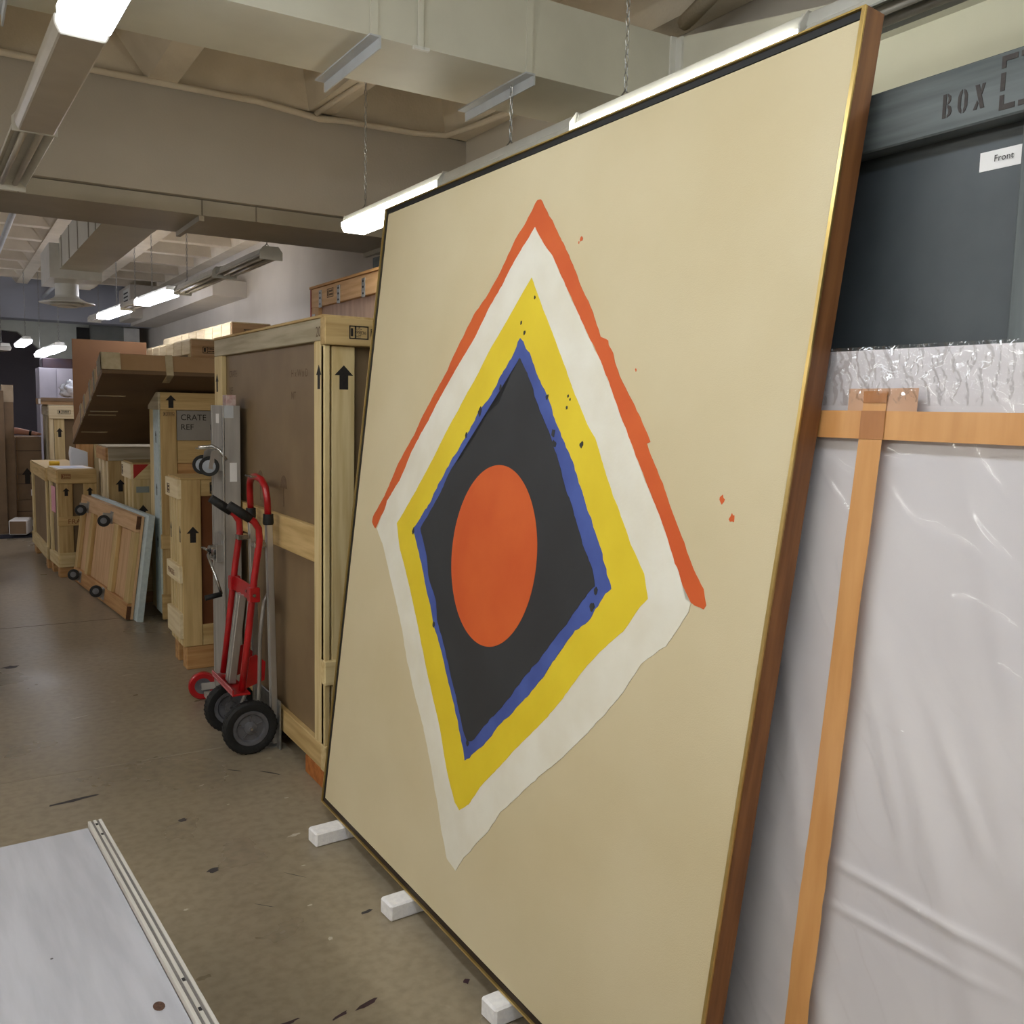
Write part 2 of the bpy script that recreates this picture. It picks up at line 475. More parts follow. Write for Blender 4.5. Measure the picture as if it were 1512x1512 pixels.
conduit('sprinkler_pipe', 'cream pipe clipped to the slab above the duct elbow', [(2.95, 3.4, 3.42), (2.55, 2.2, 3.44), (2.3, 1.2, 3.45), (2.1, -3.9, 3.45)], .035, CEIL)
conduit('sprinkler_pipe', 'lilac pipe running crosswise under the far bay ceiling', [(-4.4, 8.6, 3.42), (3.1, 8.6, 3.42)], .05, WALL)
conduit('sprinkler_pipe', 'slim pipe running lengthwise beside the branch duct', [(1.45, 6.6, 3.3), (1.45, 16.9, 3.3)], .03, STRAP)
conduit('sprinkler_pipe', 'slim pipe running lengthwise left of the ceiling diffuser', [(.62, 6.6, 3.35), (.62, 16.9, 3.35)], .03, STRAP)

# ---- main duct with elbow
d = thing('air_duct', 'large cream rectangular duct crossing the ceiling and turning along the wall', 'duct', (0, 3.32, 3.0))
prism('duct_run', [(-4.4, 0), (2.837, 0), (2.837, .305), (-4.4, .305)], 'y', 0, .47, DUCT, d)
bm = bmesh.new()
ys = [(.47, .305), (0, .305), (-1.07, .12), (-6.5, .12)]
rings = [[bm.verts.new(c) for c in ((2.838, y, 0), (3.15, y, 0), (3.15, y, h), (2.838, y, h))] for y, h in ys]
for a, b in zip(rings, rings[1:]):
    for k in range(4): bm.faces.new((a[k], a[(k + 1) % 4], b[(k + 1) % 4], b[k]))
bm.faces.new(rings[0]); bm.faces.new(rings[-1][::-1])
link('duct_turn', finish(bm, 'duct_turn'), DUCT, d)
box('corner_seam', 2.80, 2.837, -.012, .0, .002, .303, WHITE, d)
box('corner_seam', 2.826, 2.838, -.05, -.012, .002, .296, WHITE, d)
for x, w in ((1.385, .03), (2.055, .03), (.2, .03), (-1, .03)):
    box('duct_strap', x, x + w, -.006, 0, 0, .3, DUCT, d)
    box('strap_angle', x - .01, x + .035, -.02, .56, -.006, 0, STRAP, d)
    box('strap_angle', x + .029, x + .035, -.02, .56, -.045, -.006, STRAP, d)
for x in (1.575, .75):
    box('seam_flange', x, x + .022, -.012, 0, 0, .303, DUCT, d, .002)
    box('seam_clip', x - .02, x + .045, -.015, .0, -.012, 0, WHITE, d)
# duct under the beam
d2 = thing('air_duct', 'shallow grey duct running crosswise under the taupe beam', 'duct', (0, 5.95, 2.79))
box('duct_run', -4.4, 3.0, 0, .68, 0, .09, DUCT2, d2)
for x in (1.39, 1.72, .4, 2.75):
    box('seam_flange', x, x + .008, -.004, .0, 0, .09, M('seam_grey', srgb(120, 114, 104), rough=.6), d2)
for x in (1.38, 2.72):
    box('strap_angle', x, x + .03, 0.02, .68, -.03, 0, DUCT2, d2)
# branch with round diffuser
d3 = thing('branch_duct', 'square branch duct ending in a round white ceiling diffuser', 'duct', (.92, 6.62, 2.79))
box('duct_run', 0, .34, 0, 2.5, .0, .26, DUCT, d3)
for y in (.25, .6, 1.2, 1.75, 2.3):
    box('seam_flange', -.006, 0, y, y + .02, 0, .26, DUCT2, d3)
box('drop_box', -.08, .34, 2.5, 3.3, -.075, .22, WHITE, d3)
lathe('collar', [(.1, 0), (.1, -.13)], (.1, 2.95, -.07), (0, 0, 1), WHITE, d3)
df = lathe('diffuser', [(.1, 0), (.11, -.02), (.17, -.05), (.235, -.065), (.235, -.072), (.16, -.066), (.08, -.05), (0, -.05)], (.1, 2.95, -.18), (0, 0, 1), WHITE, d3, 36)
for r, z in ((.15, -.075), (.09, -.088)):
    lathe('diffuser_ring', [(r - .012, z), (r, z - .012), (r - .01, z - .016), (r - .05, z - .002)], (.1, 2.95, -.18), (0, 0, 1), WHITE, df, 30)

# ================================================================ LAMPS
LENS_NEAR = emit('lit_lens_cool', (.84, .92, 1.0, 1), LIT_NEAR)
LENS_SIDE = emit('lit_lens_warm', (1.0, .97, .83, 1), LIT_SIDE)
LENS_DIST = emit('lit_lens_distant', (.92, .93, 1.0, 1), 9.0)
LENS_FILL = emit('added_fill_lens', (1.0, .985, .93, 1), LIT_FILL)
LENS_FAR = emit('lit_lens_blue', (.9, .9, 1.0, 1), LIT_FAR)
LENS_OFF = M('unlit_lens', srgb(188, 182, 172), srgb(178, 172, 162), rough=.35)
def chain_mesh(h, x, y, z):
    bm = bmesh.new(); n = int(h / .03)
    for k in range(n):
        zc = z + (k + .5) * h / n; hh = h / n * .62; w = .007
        ax = (1, 0) if k % 2 else (0, 1)
        pts = [(x + ax[0] * w * math.cos(t), y + ax[1] * w * math.cos(t), zc + hh * math.sin(t)) for t in [math.pi * 2 * j / 6 for j in range(7)]]
        tube_bm(bm, pts, .0025, 4, False)
    return finish(bm, 'chain')
def lamp(label, xc, y0, L, zb, kind, mat=None, chains=(), rz=0.0, ztop=3.87, group='tube lamps'):
    r = thing('tube_lamp', label, 'lamp', (xc, y0, zb), rz, group)
    prism('housing', [(-.06, .058), (.06, .058), (.05, .095), (-.05, .095)], 'y', 0, L, WHITE, r, .002)
    if kind in ('lit', 'off'):
        prism('lens', [(-.064, 0), (.064, 0), (.078, .03), (.078, .057), (-.078, .057), (-.078, .03)], 'y', .02, L - .02, mat if kind == 'lit' else LENS_OFF, r, .004)
    else:
        prism('reflector', [(-.085, .03), (-.06, .058), (.06, .058), (.085, .03), (.08, .027), (.055, .053), (-.055, .053), (-.08, .027)], 'y', .01, L - .01, WHITE, r)
        for s in (-.03, .03):
            tube('fluorescent_tube', [(s, .05, .032), (s, L - .05, .032)], .014, LENS_OFF, r, 8)
    for yy in (0, L):
        ep = prism('end_plate', [(-.084, .005), (.084, .005), (.084, .06), (.055, .1), (-.055, .1), (-.084, .06)] if kind == 'bare' else
              [(-.062, .055), (.062, .055), (.052, .098), (-.052, .098)], 'y', yy - .003, yy + .003, WHITE, r)
    for yy in chains:
        h = ztop - zb - .13
        for s in (-1, 1):
            tube('hanger_wire', [(s * .03, yy, .094), (0, yy, .135)], .003, GALV, r, 5)
        link('chain', chain_mesh(h, 0, yy, .13), GALV, r)
    return r
# overhead row on the left
xr = lambda y: .40 - .028 * (y - 3.1)
lamp('brightly lit tube lamp over the aisle, cut off by the top edge', xr(1.9), 1.88, 1.22, 2.72, 'lit', LENS_NEAR, (.6,), .028)
lamp('switched-off tube lamp with grey lens behind the bright one, nearest row', xr(3.12), 3.12, 1.22, 2.72, 'off', None, (.12,), .028)
lamp('bare tube lamp end of the nearest row, against the cross beam', xr(4.36), 4.36, 1.22, 2.72, 'bare', None, (), .028)
for y, w_ in ((.64, 'directly over the camera'), (-.6, 'just behind the camera'), (-1.84, 'farthest behind the camera')):
    lamp('lit tube lamp of the overhead row, ' + w_, xr(y), y, 1.22, 2.72, 'lit', LENS_NEAR, (.6,), .028)
for y, w_ in ((-2.6, 'farthest back'), (-1.1, 'behind the camera'), (.4, 'beside the camera'), (1.9, 'just ahead'), (3.4, 'farthest ahead')):  # unseen row, added to light the painting more evenly from the left
    lamp('added fill tube lamp of an unseen row to the left, ' + w_, -2.4, y, 1.22, 2.72, 'lit', LENS_FILL, (.6,), 0)
# row over the painting
lamp('brightly lit tube lamp at the upper left corner of the painting, on a chain', 2.07, 3.97, 1.24, 2.647, 'lit', LENS_SIDE, (1.05,), 0, 3.46)
lamp('switched-off bare tube lamp along the painting top, between two lit lamps', 2.07, 2.90, 1.06, 2.637, 'bare', None, (.55,), 0, 3.0)
lamp('lit tube lamp along the painting top near its right corner', 2.07, 1.85, 1.04, 2.632, 'lit', LENS_SIDE, (.83,))
lamp('switched-off bare tube lamp beyond the right corner of the painting', 2.07, .62, 1.21, 2.63, 'bare', None, (.3,))
lamp('lit tube lamp out of view at the right of the painting', 2.07, -.61, 1.21, 2.63, 'lit', LENS_SIDE, (.3,))
# far row
lamp('nearest switched-off bare lamp of the far row, above the big crate', 2.07, 6.78, 1.24, 2.69, 'bare', None, (.1,))
lamp('second bare lamp of the far row with a square end plate', 2.04, 8.04, 1.5, 2.69, 'bare', None, (1.3,))
lamp('lit lamp of the far row, nearer of two', 1.96, 9.62, 1.22, 2.69, 'lit', LENS_FAR, (.8,), .05)
lamp('bare lamp of the far row between the two lit ones', 1.9, 10.9, .7, 2.69, 'bare', None, (.3,), .05)
lamp('lit lamp of the far row, farther of two', 1.86, 11.66, 1.3, 2.69, 'lit', LENS_FAR, (.5,), .05)
lamp('last bare lamp of the far row', 1.8, 13.0, .6, 2.69, 'bare', None, (.3,), .05)
# distant lamps
lamp('small distant lit lamp hanging above the white cupboard', 1.30, 14.6, 1.4, 2.30, 'lit', LENS_DIST, (1.3,), 0)
lamp('distant lit lamp nearest the brown board, above the plastic bag', 1.30, 13.15, 1.4, 2.29, 'lit', LENS_DIST, (.1,), 0)
lamp('tiny distant lit lamp beside the dark far wall', 1.08, 15.3, 1.4, 2.47, 'lit', LENS_DIST, (.2,), 0)
lamp('distant grey lamp at the left edge above the cardboard', .75, 14.2, 1.2, 2.3, 'off', None, (.2,), .2)
for y, w_ in ((7.5, 'nearest the beam'), (10.5, 'the middle one'), (14.0, 'the farthest')):
    lamp('lit tube lamp of the left row in the far bay, ' + w_, -1.6, y, 1.22, 2.69, 'lit', LENS_FAR, (.6,), 0)

# ================================================================ PAINTING
bvec = Vector((1.252, 3.466, 0.06)); lean = math.atan2(.264, 2.365)
ca, sa = math.cos(lean), math.sin(lean)
PW, PH = 2.234, 2.379
pm = Matrix(((0, sa, -ca, bvec.x), (-1, 0, 0, bvec.y), (0, ca, sa, bvec.z), (0, 0, 0, 1)))
art = thing('painting', 'large framed abstract painting of nested kites around an orange-red disc', 'painting', mw=pm)
CANVAS = M('raw_canvas', srgb(212, 199, 166), srgb(201, 186, 150), rough=.85, scale=(1.6, 1.6, 1.6), detail=5, lo=.3, hi=.7, bump=.08, bscale=320, spec=.2)
P_RED = M('paint_red', srgb(212, 96, 38), srgb(204, 86, 32), rough=.6, scale=(5, 5, 5), bump=.03, bscale=150)
P_WHITE = M('paint_white', srgb(230, 226, 212), srgb(222, 216, 198), rough=.6, scale=(6, 6, 6), bump=.05, bscale=120)
P_YELLOW = M('paint_yellow', srgb(230, 204, 44), srgb(222, 194, 36), rough=.55, scale=(5, 5, 5))
P_BLUE = M('paint_blue', srgb(72, 92, 164), srgb(62, 78, 146), rough=.55, scale=(9, 9, 9))
P_BLACK = M('paint_black', srgb(50, 51, 53), srgb(44, 44, 46), rough=.6, scale=(4, 4, 4))
GOLD = M('gilt_edge', srgb(214, 186, 120), srgb(196, 166, 98), rough=.3, metal=.75, scale=(8, 8, 8))
def pb(name, x0, x1, y0, y1, z0, z1, mat, parent=art, bev=0.0):
    return box(name, x0, x1, y0, y1, z0, z1, mat, parent, bev)
G = .022      # frame lip + shadow gap
SIDEWOOD = M('frame_side_wood', srgb(140, 92, 50), srgb(108, 66, 32), rough=.5, scale=(40, 3, 40), detail=6, bump=.1)
pb('canvas', G, PW - .014, G, PH - G, -.03, -.004, CANVAS)
pb('backing', G, PW - .014, G, PH - G, -.05, -.031, BLACK)
pb('frame_bar', 0, .020, 0, PH, -.052, -.003, BLACK); pb('frame_bar', PW - .008, PW, 0, PH, -.052, 0, SIDEWOOD)
pb('frame_bar', .020, PW - .008, 0, .020, -.052, -.003, M('frame_dark', srgb(44, 32, 24), srgb(34, 24, 18), rough=.5)); pb('frame_bar', .020, PW - .008, PH - .020, PH, -.052, -.003, BLACK)
for a in ((0, .0035, 0, PH), (PW - .008, PW, 0, PH), (.0035, PW - .008, 0, .005), (.0035, PW - .008, PH - .004, PH)):
    pb('gilt_edge', *a, -.003, .004, GOLD)
pb('shadow_gap', PW - .014, PW - .008, .02, PH - .02, -.03, -.02, BLACK)
for ch in art.children:      # the stretched frame is a touch narrower at its foot
    for v in ch.data.vertices:
        v.co.x *= 1 - .036 * (1 - v.co.y / PH)

ART_RED = [(226,1143),(189,1163),(195,1188),(278,1272),(368,1400),(461,1495),(530,1581),(599,1655),(674,1730),(734,1811),(821,1911),(890,1961),(953,2024),(1021,2114),(1075,2161),(1124,2215),(1142,2213),(1187,2168),(1268,2085),(1322,2029),(1394,1940),(1467,1861),(1512,1796),(1547,1784),(1551,1772),(1574,1751),(1603,1706),(1642,1662),(1714,1589),(1761,1533),(1749,1529),(1769,1501),(1838,1418),(1895,1343),(1954,1267),(1959,1261),(1998,1223),(2012,1190),(2006,1180),(1965,1187),(1946,1192),(1930,1222),(1907,1256),(1897,1264),(1855,1327),(1798,1397),(1738,1469),(1675,1545),(1622,1612),(1574,1675),(1553,1698),(1525,1734),(1470,1789),(1398,1866),(1322,1947),(1241,2037),(1178,2087),(1128,2136),(1083,2094),(1024,2038),(965,1973),(902,1909),(840,1830),(757,1753),(671,1667),(612,1604),(567,1551),(472,1451),(396,1338),(306,1256),(297,1229)]
ART_WHITE = [(1128,2136),(1083,2094),(1024,2038),(965,1973),(902,1909),(840,1830),(757,1753),(671,1667),(612,1604),(567,1551),(472,1451),(396,1338),(306,1256),(297,1229),(242,1145),(317,1087),(429,965),(552,826),(619,726),(703,635),(792,550),(889,423),(942,352),(986,280),(1042,211),(1102,198),(1140,257),(1255,381),(1308,461),(1397,545),(1470,620),(1579,718),(1669,812),(1760,914),(1826,1015),(1903,1075),(1961,1164),(1965,1187),(1946,1192),(1930,1222),(1907,1256),(1897,1264),(1855,1327),(1798,1397),(1738,1469),(1675,1545),(1622,1612),(1574,1675),(1553,1698),(1525,1734),(1470,1789),(1398,1866),(1322,1947),(1241,2037),(1178,2087)]
ART_YELLOW = [(1143,1988),(1090,1934),(1032,1872),(946,1785),(885,1709),(819,1638),(723,1530),(638,1425),(531,1304),(414,1184),(457,1106),(573,981),(661,875),(775,730),(902,583),(984,464),(1051,393),(1084,380),(1134,417),(1186,489),(1257,560),(1335,644),(1421,728),(1483,788),(1548,867),(1601,934),(1671,1009),(1748,1075),(1800,1147),(1823,1169),(1799,1224),(1747,1276),(1696,1337),(1658,1382),(1645,1395),(1588,1473),(1544,1534),(1505,1566),(1432,1644),(1353,1740),(1287,1819),(1202,1917),(1157,1972)]
ART_BLUE = [(1119,1814),(1097,1775),(1039,1710),(980,1638),(927,1598),(877,1534),(795,1450),(753,1406),(698,1335),(640,1262),(560,1188),(545,1171),(566,1165),(622,1102),(681,1025),(736,958),(778,899),(839,838),(902,763),(972,685),(1043,595),(1082,534),(1110,551),(1160,598),(1209,644),(1254,698),(1323,762),(1377,813),(1427,875),(1475,935),(1522,993),(1558,1038),(1597,1062),(1630,1107),(1663,1152),(1685,1168),(1670,1190),(1633,1248),(1591,1299),(1542,1358),(1530,1375),(1473,1446),(1412,1516),(1366,1562),(1333,1603),(1299,1644),(1236,1702),(1181,1768),(1140,1802)]
ART_BLACK = [(1132,1755),(1097,1712),(1065,1660),(1044,1622),(977,1584),(914,1515),(861,1461),(788,1408),(735,1334),(678,1266),(610,1189),(681,1102),(717,1031),(778,975),(803,913),(875,838),(924,776),(996,691),(1064,610),(1083,596),(1113,605),(1150,644),(1197,696),(1257,750),(1311,816),(1375,883),(1445,962),(1493,1020),(1548,1085),(1592,1139),(1619,1163),(1600,1204),(1545,1261),(1489,1340),(1436,1403),(1401,1455),(1369,1494),(1319,1554),(1270,1602),(1215,1673),(1172,1717)]
def paint_shape(name, pts, z, mat, amp=.0025, seed=0, depth=.0012):
    """hand-painted flat colour area: outline with a slightly wavering edge"""
    P = []
    n = len(pts)
    for i in range(n):
        a, b = Vector(pts[i]) / 1000, Vector(pts[(i + 1) % n]) / 1000
        k = max(1, int((b - a).length / .012))
        nrm = Vector((-(b - a).y, (b - a).x)).normalized()
        for j in range(k):
            q = a.lerp(b, j / k)
            w = noise.noise(Vector((q.x * 40, q.y * 40, seed))) * amp + noise.noise(Vector((q.x * 12, q.y * 12, seed + 9))) * amp
            P.append(q + nrm * (w if j else 0))
    bm = bmesh.new()
    vs = [bm.verts.new((p.x, p.y, z)) for p in P]
    f = bm.faces.new(vs)
    if f.normal.z < 0: f.normal_flip()
    bmesh.ops.triangulate(bm, faces=bm.faces)
    ext = bmesh.ops.extrude_face_region(bm, geom=list(bm.faces))
    bmesh.ops.translate(bm, verts=[v for v in ext['geom'] if isinstance(v, bmesh.types.BMVert)], vec=(0, 0, -depth))
    return link(name, finish(bm, name), mat, art)
paint_shape('red_chevron', ART_RED, -.0030, P_RED, .003, 1)
paint_shape('white_band', ART_WHITE, -.0024, P_WHITE, .003, 2)
paint_shape('yellow_band', ART_YELLOW, -.0018, P_YELLOW, .0018, 3)
paint_shape('blue_band', ART_BLUE, -.0012, P_BLUE, .005, 4)
paint_shape('black_kite', ART_BLACK, -.0006, P_BLACK, .004, 5)
paint_shape('red_disc', [(1100 + 246 * math.cos(t), 1166 + 271 * math.sin(t)) for t in [2 * math.pi * k / 120 for k in range(120)]], 0, P_RED, 0, 6)
for i, (u, v, r, m_) in enumerate([(1372, 2067, 6, P_RED), (1362, 2058, 3, P_RED), (2018, 1421, 7, P_RED), (2055, 1384, 8, P_RED), (1673, 1706, 3, P_RED),
                          (1489, 1514, 7, P_BLACK), (1174, 1927, 4, P_BLACK), (1115, 1859, 5, P_BLACK), (1141, 1828, 6, P_BLACK), (1401, 1642, 4, P_BLACK),
                          (1412, 1633, 3, P_BLACK), (1401, 1611, 4, P_BLACK), (1130, 1745, 6, P_BLACK), (1300, 1640, 7, P_BLACK), (1352, 1540, 10, P_BLACK), (1362, 1512, 9, P_BLACK),
                          (1040, 1668, 8, P_BLACK), (930, 1596, 11, P_BLACK), (860, 1520, 7, P_BLACK), (556, 1172, 9, P_BLACK), (785, 890, 8, P_BLACK),
                          (1625, 1150, 9, P_BLACK), (1618, 1112, 9, P_BLACK), (1086, 590, 9, P_BLACK), (1430, 1390, 6, P_BLACK)]):
    rnd = random.Random(i)
    paint_shape('paint_fleck', [(u + r * rnd.uniform(.6, 1.3) * math.cos(t), v + r * rnd.uniform(.7, 1.7) * math.sin(t)) for t in [2 * math.pi * k / 9 for k in range(9)]], -.0032 if m_ is P_RED else -.0004, m_, 0, i, .0009 if m_ is P_RED else .0016)

# foam blocks under the painting
for lab, x0, y0, w, l, rz in (('white foam block under the far corner of the painting', 1.135, 3.205, .3, .075, .07),
                              ('white foam block under the middle of the painting', 1.17, 2.60, .26, .075, .06),
                              ('white foam block cut off by the bottom edge, under the painting', 1.2, 1.985, .25, .075, .05)):
    o = box('foam_block', 0, w, 0, l, 0, .056, FOAM, None, .006)
    o.location = (x0, y0, 0); o.rotation_euler = (0, 0, rz)
    tag(o, lab, 'foam block', 'foam blocks under the painting')

# ================================================================ RIGHT SIDE: slate crate and wrapped frame
c = Crate('slate_crate', 'dark slate-grey painted crate stencilled BOX behind the wrapped panel', 1.59, -.6, .62, 3.85, 2.285, foot=.1, panel=SLATE, inset=.05)
sl = lambda ax: wood('slate', ax)
box('top_board', 0, .05, 0, 3.85, 2.175, 2.285, sl('y'), c.r, .003)
box('batten', 0.012, .05, 1.45, 1.562, .2, 2.174, sl('z'), c.r, .003)
box('batten', 0.012, .05, 3.7, 3.85, .2, 2.174, sl('z'), c.r, .003)
box('batten', 0.012, .05, 0, .12, .2, 2.174, sl('z'), c.r, .003)
box('bottom_board', 0, .05, 0, 3.85, .1, .2, sl('y'), c.r, .003)
box('skid', .02, .6, .1, .25, 0, .1, sl('x'), c.r); box('skid', .02, .6, 3.5, 3.65, 0, .1, sl('x'), c.r)
STEN = M('stencil_dark_brown', srgb(52, 46, 44), srgb(64, 58, 54), rough=.7, scale=(70, 70, 70))
# stencil letters B O X built with the bridges of a stencil
def sten(u, pts, v0=2.200):
    flat_poly(c.r, 'W', [(a * .84, b * .84) for a, b in pts], u + .6, v0, 0, STEN, 'stencil_letter')
hgt = .05
sten(1.109, [(0, 0), (.008, 0), (.008, hgt), (0, hgt)])
sten(1.109, [(.011, .027), (.016, .030), (.019, .036), (.018, .044), (.011, .05), (.011, .045), (.013, .041), (.013, .034), (.011, .031)])
sten(1.109, [(.011, 0), (.019, .004), (.022, .012), (.019, .022), (.011, .027), (.011, .022), (.014, .016), (.014, .008), (.011, .005)])
sten(1.079, [(.0, .014), (.004, .004), (.009, 0), (.009, .007), (.007, .014), (.007, .036), (.009, .043), (.009, .05), (.004, .046), (0, .036)])
sten(1.079, [(.013, 0), (.018, .004), (.022, .014), (.022, .036), (.018, .046), (.013, .05), (.013, .043), (.015, .036), (.015, .014), (.013, .007)])
sten(1.047, [(.014, 0), (.023, 0), (.009, .05), (0, .05)])
sten(1.047, [(-.002, 0), (.006, 0), (.009, .012), (.006, .018)]); sten(1.047, [(.013, .034), (.016, .028), (.023, .05), (.016, .05)])
for a in ((0, .008, 0, .025), (.008, .028, 0, .009), (0, .008, .032, .062), (0, .008, .07, .09), (.008, .028, .081, .09), (.034, .075, 0, .009), (.034, .075, .081, .09), (.082, .12, 0, .009), (.082, .12, .081, .09)):
    flat_poly(c.r, 'W', [(a[0], a[2]), (a[1], a[2]), (a[1], a[3]), (a[0], a[3])], 1.6, 2.187, 0, STEN, 'stencil_bracket')
flat_poly(c.r, 'W', [(0, 0), (.086, 0), (.086, .034), (0, .034)], 1.66, 2.102, -.05, PAPER, 'paper_label')
lettering(c.r, 'W', 'Front', 1.632, 2.115, .0165, -.0475, INK)

# wrapped panel leaning against it
lw = math.atan2(.09, 1.77)
cw, sw = math.cos(lw), math.sin(lw)
wm = Matrix(((0, sw, -cw, 1.428), (-1, 0, 0, 2.9), (0, cw, sw, 0.01), (0, 0, 0, 1)))
wr = thing('wrapped_panel', 'white panel wrapped in clear plastic film and tan tape, behind the painting', 'wrapped panel', mw=wm)
WWRAP = M('white_wrap', srgb(226, 222, 224), srgb(214, 210, 214), rough=.5, scale=(2, 2, 2), coat=.25, coat_rough=.25)
def wrinkle(u, v):
    d = noise.fractal(Vector((u * 1.4, v * 1.1, 3.3)), .9, 2.1, 4) * .0035
    for (u0, v0, ang, w, h, l) in ((1.95, .9, 1.15, .03, .007, .5), (1.94, .764, .04, .009, .006, .2), (1.9, .69, -.02, .008, .005, .16), (1.85, 1.0, 1.2, .018, .006, .2), (2.0, 1.0, 1.06, .016, .006, .14),
                                   (2.08, 1.15, 1.25, .03, .006, .4), (1.62, 1.0, 1.35, .025, .005, .5), (1.9, .3, .9, .03, .006, .4), (2.15, .8, 1.2, .03, .007, .5)):
        du, dv = u - u0, v - v0
        s = du * math.cos(ang) - dv * math.sin(ang); t = du * math.sin(ang) + dv * math.cos(ang)
        d += h * math.exp(-(t / w) ** 2 - (s / l) ** 2)
    return d
def sheet(name, u0, u1, v0, v1, nu, nv, z, fn, mat, parent, thick=0.0):
    bm = bmesh.new()
    g = [[bm.verts.new((lerp(u0, u1, i / nu), lerp(v0, v1, j / nv), z + fn(lerp(u0, u1, i / nu), lerp(v0, v1, j / nv)))) for j in range(nv + 1)] for i in range(nu + 1)]
    for i in range(nu):
        for j in range(nv):
            bm.faces.new((g[i][j], g[i + 1][j], g[i + 1][j + 1], g[i][j + 1]))
    return link(name, finish(bm, name, smooth=True), mat, parent)
WPH = 1.772
box('panel_core', 0, 3.1, 0, WPH - .002, -.06, -.004, M('wrapped_core', srgb(220, 216, 218), rough=.6), wr)
sheet('white_wrapping', 0, 3.1, 0, WPH, 420, 300, -.001, lambda u, v: max(-.002, wrinkle(u, v)), WWRAP, wr)
# clear film with sharp creases near the top
fm, nt, b_, L_ = base_mat('clear_film')
N_ = nt.nodes
tr = N_.new('ShaderNodeBsdfTransparent'); gl = N_.new('ShaderNodeBsdfGlossy'); gl.inputs['Roughness'].default_value = .1
mxs = N_.new('ShaderNodeMixShader'); fr = N_.new('ShaderNodeFresnel'); fr.inputs['IOR'].default_value = 1.42
mn = N_.new('ShaderNodeMath'); mn.operation = 'MINIMUM'; mn.inputs[1].default_value = .3; L_.new(fr.outputs[0], mn.inputs[0]); L_.new(mn.outputs[0], mxs.inputs[0]); L_.new(tr.outputs[0], mxs.inputs[1]); L_.new(gl.outputs[0], mxs.inputs[2])
L_.new(mxs.outputs[0], N_['Material Output'].inputs['Surface'])
N_.remove(b_)
def film(u, v):
    top = max(0.0, (v - 1.55) / .2)
    q = Vector((u * 26, v * 11, 1.0))
    rid = 1 - abs(noise.noise(q)) * 2
    rid2 = 1 - abs(noise.noise(Vector((u * 11 + v * 9, v * 6 - u * 3, 7)))) * 2
    return .013 + max(0, wrinkle(u, v)) + min(1.2, top) * .007 * max(0, rid) ** 2 + .004 * max(0, rid2) ** 4
sheet('clear_film', 1.35, 3.1, 0, WPH + .004, 380, 420, 0, film, fm, wr)
def fold(u, v):
    k = 1 - abs(noise.noise(Vector((u * 40, v * 22, 4)))) * 2
    k2 = 1 - abs(noise.noise(Vector((u * 95 + v * 40, v * 60, 8)))) * 2
    e = min(1, (v - 1.66) / .03) * (1 if u > 1.62 else .3)
    return .020 + e * (.006 * max(0, k) ** 2 + .003 * max(0, k2) ** 2)
sheet('film_fold', 1.45, 2.5, 1.665, WPH + .003, 380, 44, 0, fold, fm, wr)
TAPE = M('tan_tape', srgb(212, 158, 100), srgb(200, 144, 86), rough=.3, scale=(30, 4, 30), coat=.4, coat_rough=.2)
TAPE2 = M('tan_tape_double', srgb(176, 120, 74), srgb(160, 104, 60), rough=.35, scale=(30, 4, 30), coat=.4)
uY = lambda y: 2.9 - y
sheet('tape_strip', 1.35, 3.1, 1.602, 1.655, 120, 2, .022, lambda u, v: max(0, wrinkle(u, v)), TAPE, wr)
bm = bmesh.new(); rows = []
for k in range(61):
    t = k / 60; v = lerp(1.69, .02, t); y0 = lerp(1.112, 1.168, t); y1 = lerp(1.163, 1.226, t)
    rows.append([bm.verts.new((uY(y), v, .0235 + max(0, wrinkle(uY(y), v)))) for y in (y1, lerp(y0, y1, .5), y0)])
for a, b in zip(rows, rows[1:]):
    for k in range(2): bm.faces.new((a[k], a[k + 1], b[k + 1], b[k]))
link('tape_strip', finish(bm, 'tape_strip', smooth=True), TAPE, wr)
sheet('tape_patch', uY(1.20), uY(1.05), 1.655, 1.697, 8, 2, .0215, lambda u, v: 0, M('pale_tape', srgb(196, 156, 128), srgb(184, 142, 112), rough=.35), wr)
sheet('tape_overlap', uY(1.166), uY(1.113), 1.602, 1.655, 4, 4, .0245, lambda u, v: max(0, wrinkle(u, v)), TAPE2, wr)
sheet('tape_fold', uY(1.163), uY(1.112), 1.67, 1.692, 6, 4, .0255, lambda u, v: .002 * noise.noise(Vector((u * 90, v * 90, 0))), TAPE2, wr)

# ================================================================ PLYWOOD BOX (foreground left)
pr = math.radians(3.6)
r = thing('plywood_box', 'low pale grey plywood box with layered edge, bottom left foreground', 'box', (.332, 2.68, 0), pr)
# local: +x right, +y far; box runs towards -y and -x
box('top_panel', -1.15, -.036, -1.9, -.012, .474, .49, PLY_TOP, r, .001)
for k in range(5):
    x = -.034 + k * .0068
    box('ply_layer', x, x + .0068, -1.9, 0, .02, .503 - (.0 if k % 2 == 0 else .003), PLY_L if k % 2 == 0 else PLY_D, r)
box('end_panel', -1.15, -.034, -.018, -.004, .02, .474, PLY_TOP, r)
box('end_panel', -1.15, -.034, -1.9, -1.886, .02, .474, PLY_TOP, r)
box('side_panel', -1.165, -1.15, -1.9, -.004, .02, .49, PLY_TOP, r)
for x in (-1.05, -.15):
    box('skid', x, x + .08, -1.85, -.06, 0, .02, wood('pine', 'y'), r)
def disc(name, x, y, z, rx, ry, mat, parent):
    bm = bmesh.new()
    bm.faces.new([bm.verts.new((x + rx * math.cos(t), y + ry * math.sin(t), z)) for t in [2 * math.pi * k / 14 for k in range(14)]])
    return link(name, finish(bm, name), mat, parent)
disc('knot', -.075, -.90, .4905, .011, .016, M('knot_brown', srgb(88, 60, 44), srgb(60, 40, 30), rough=.7, scale=(200, 200, 200)), r)
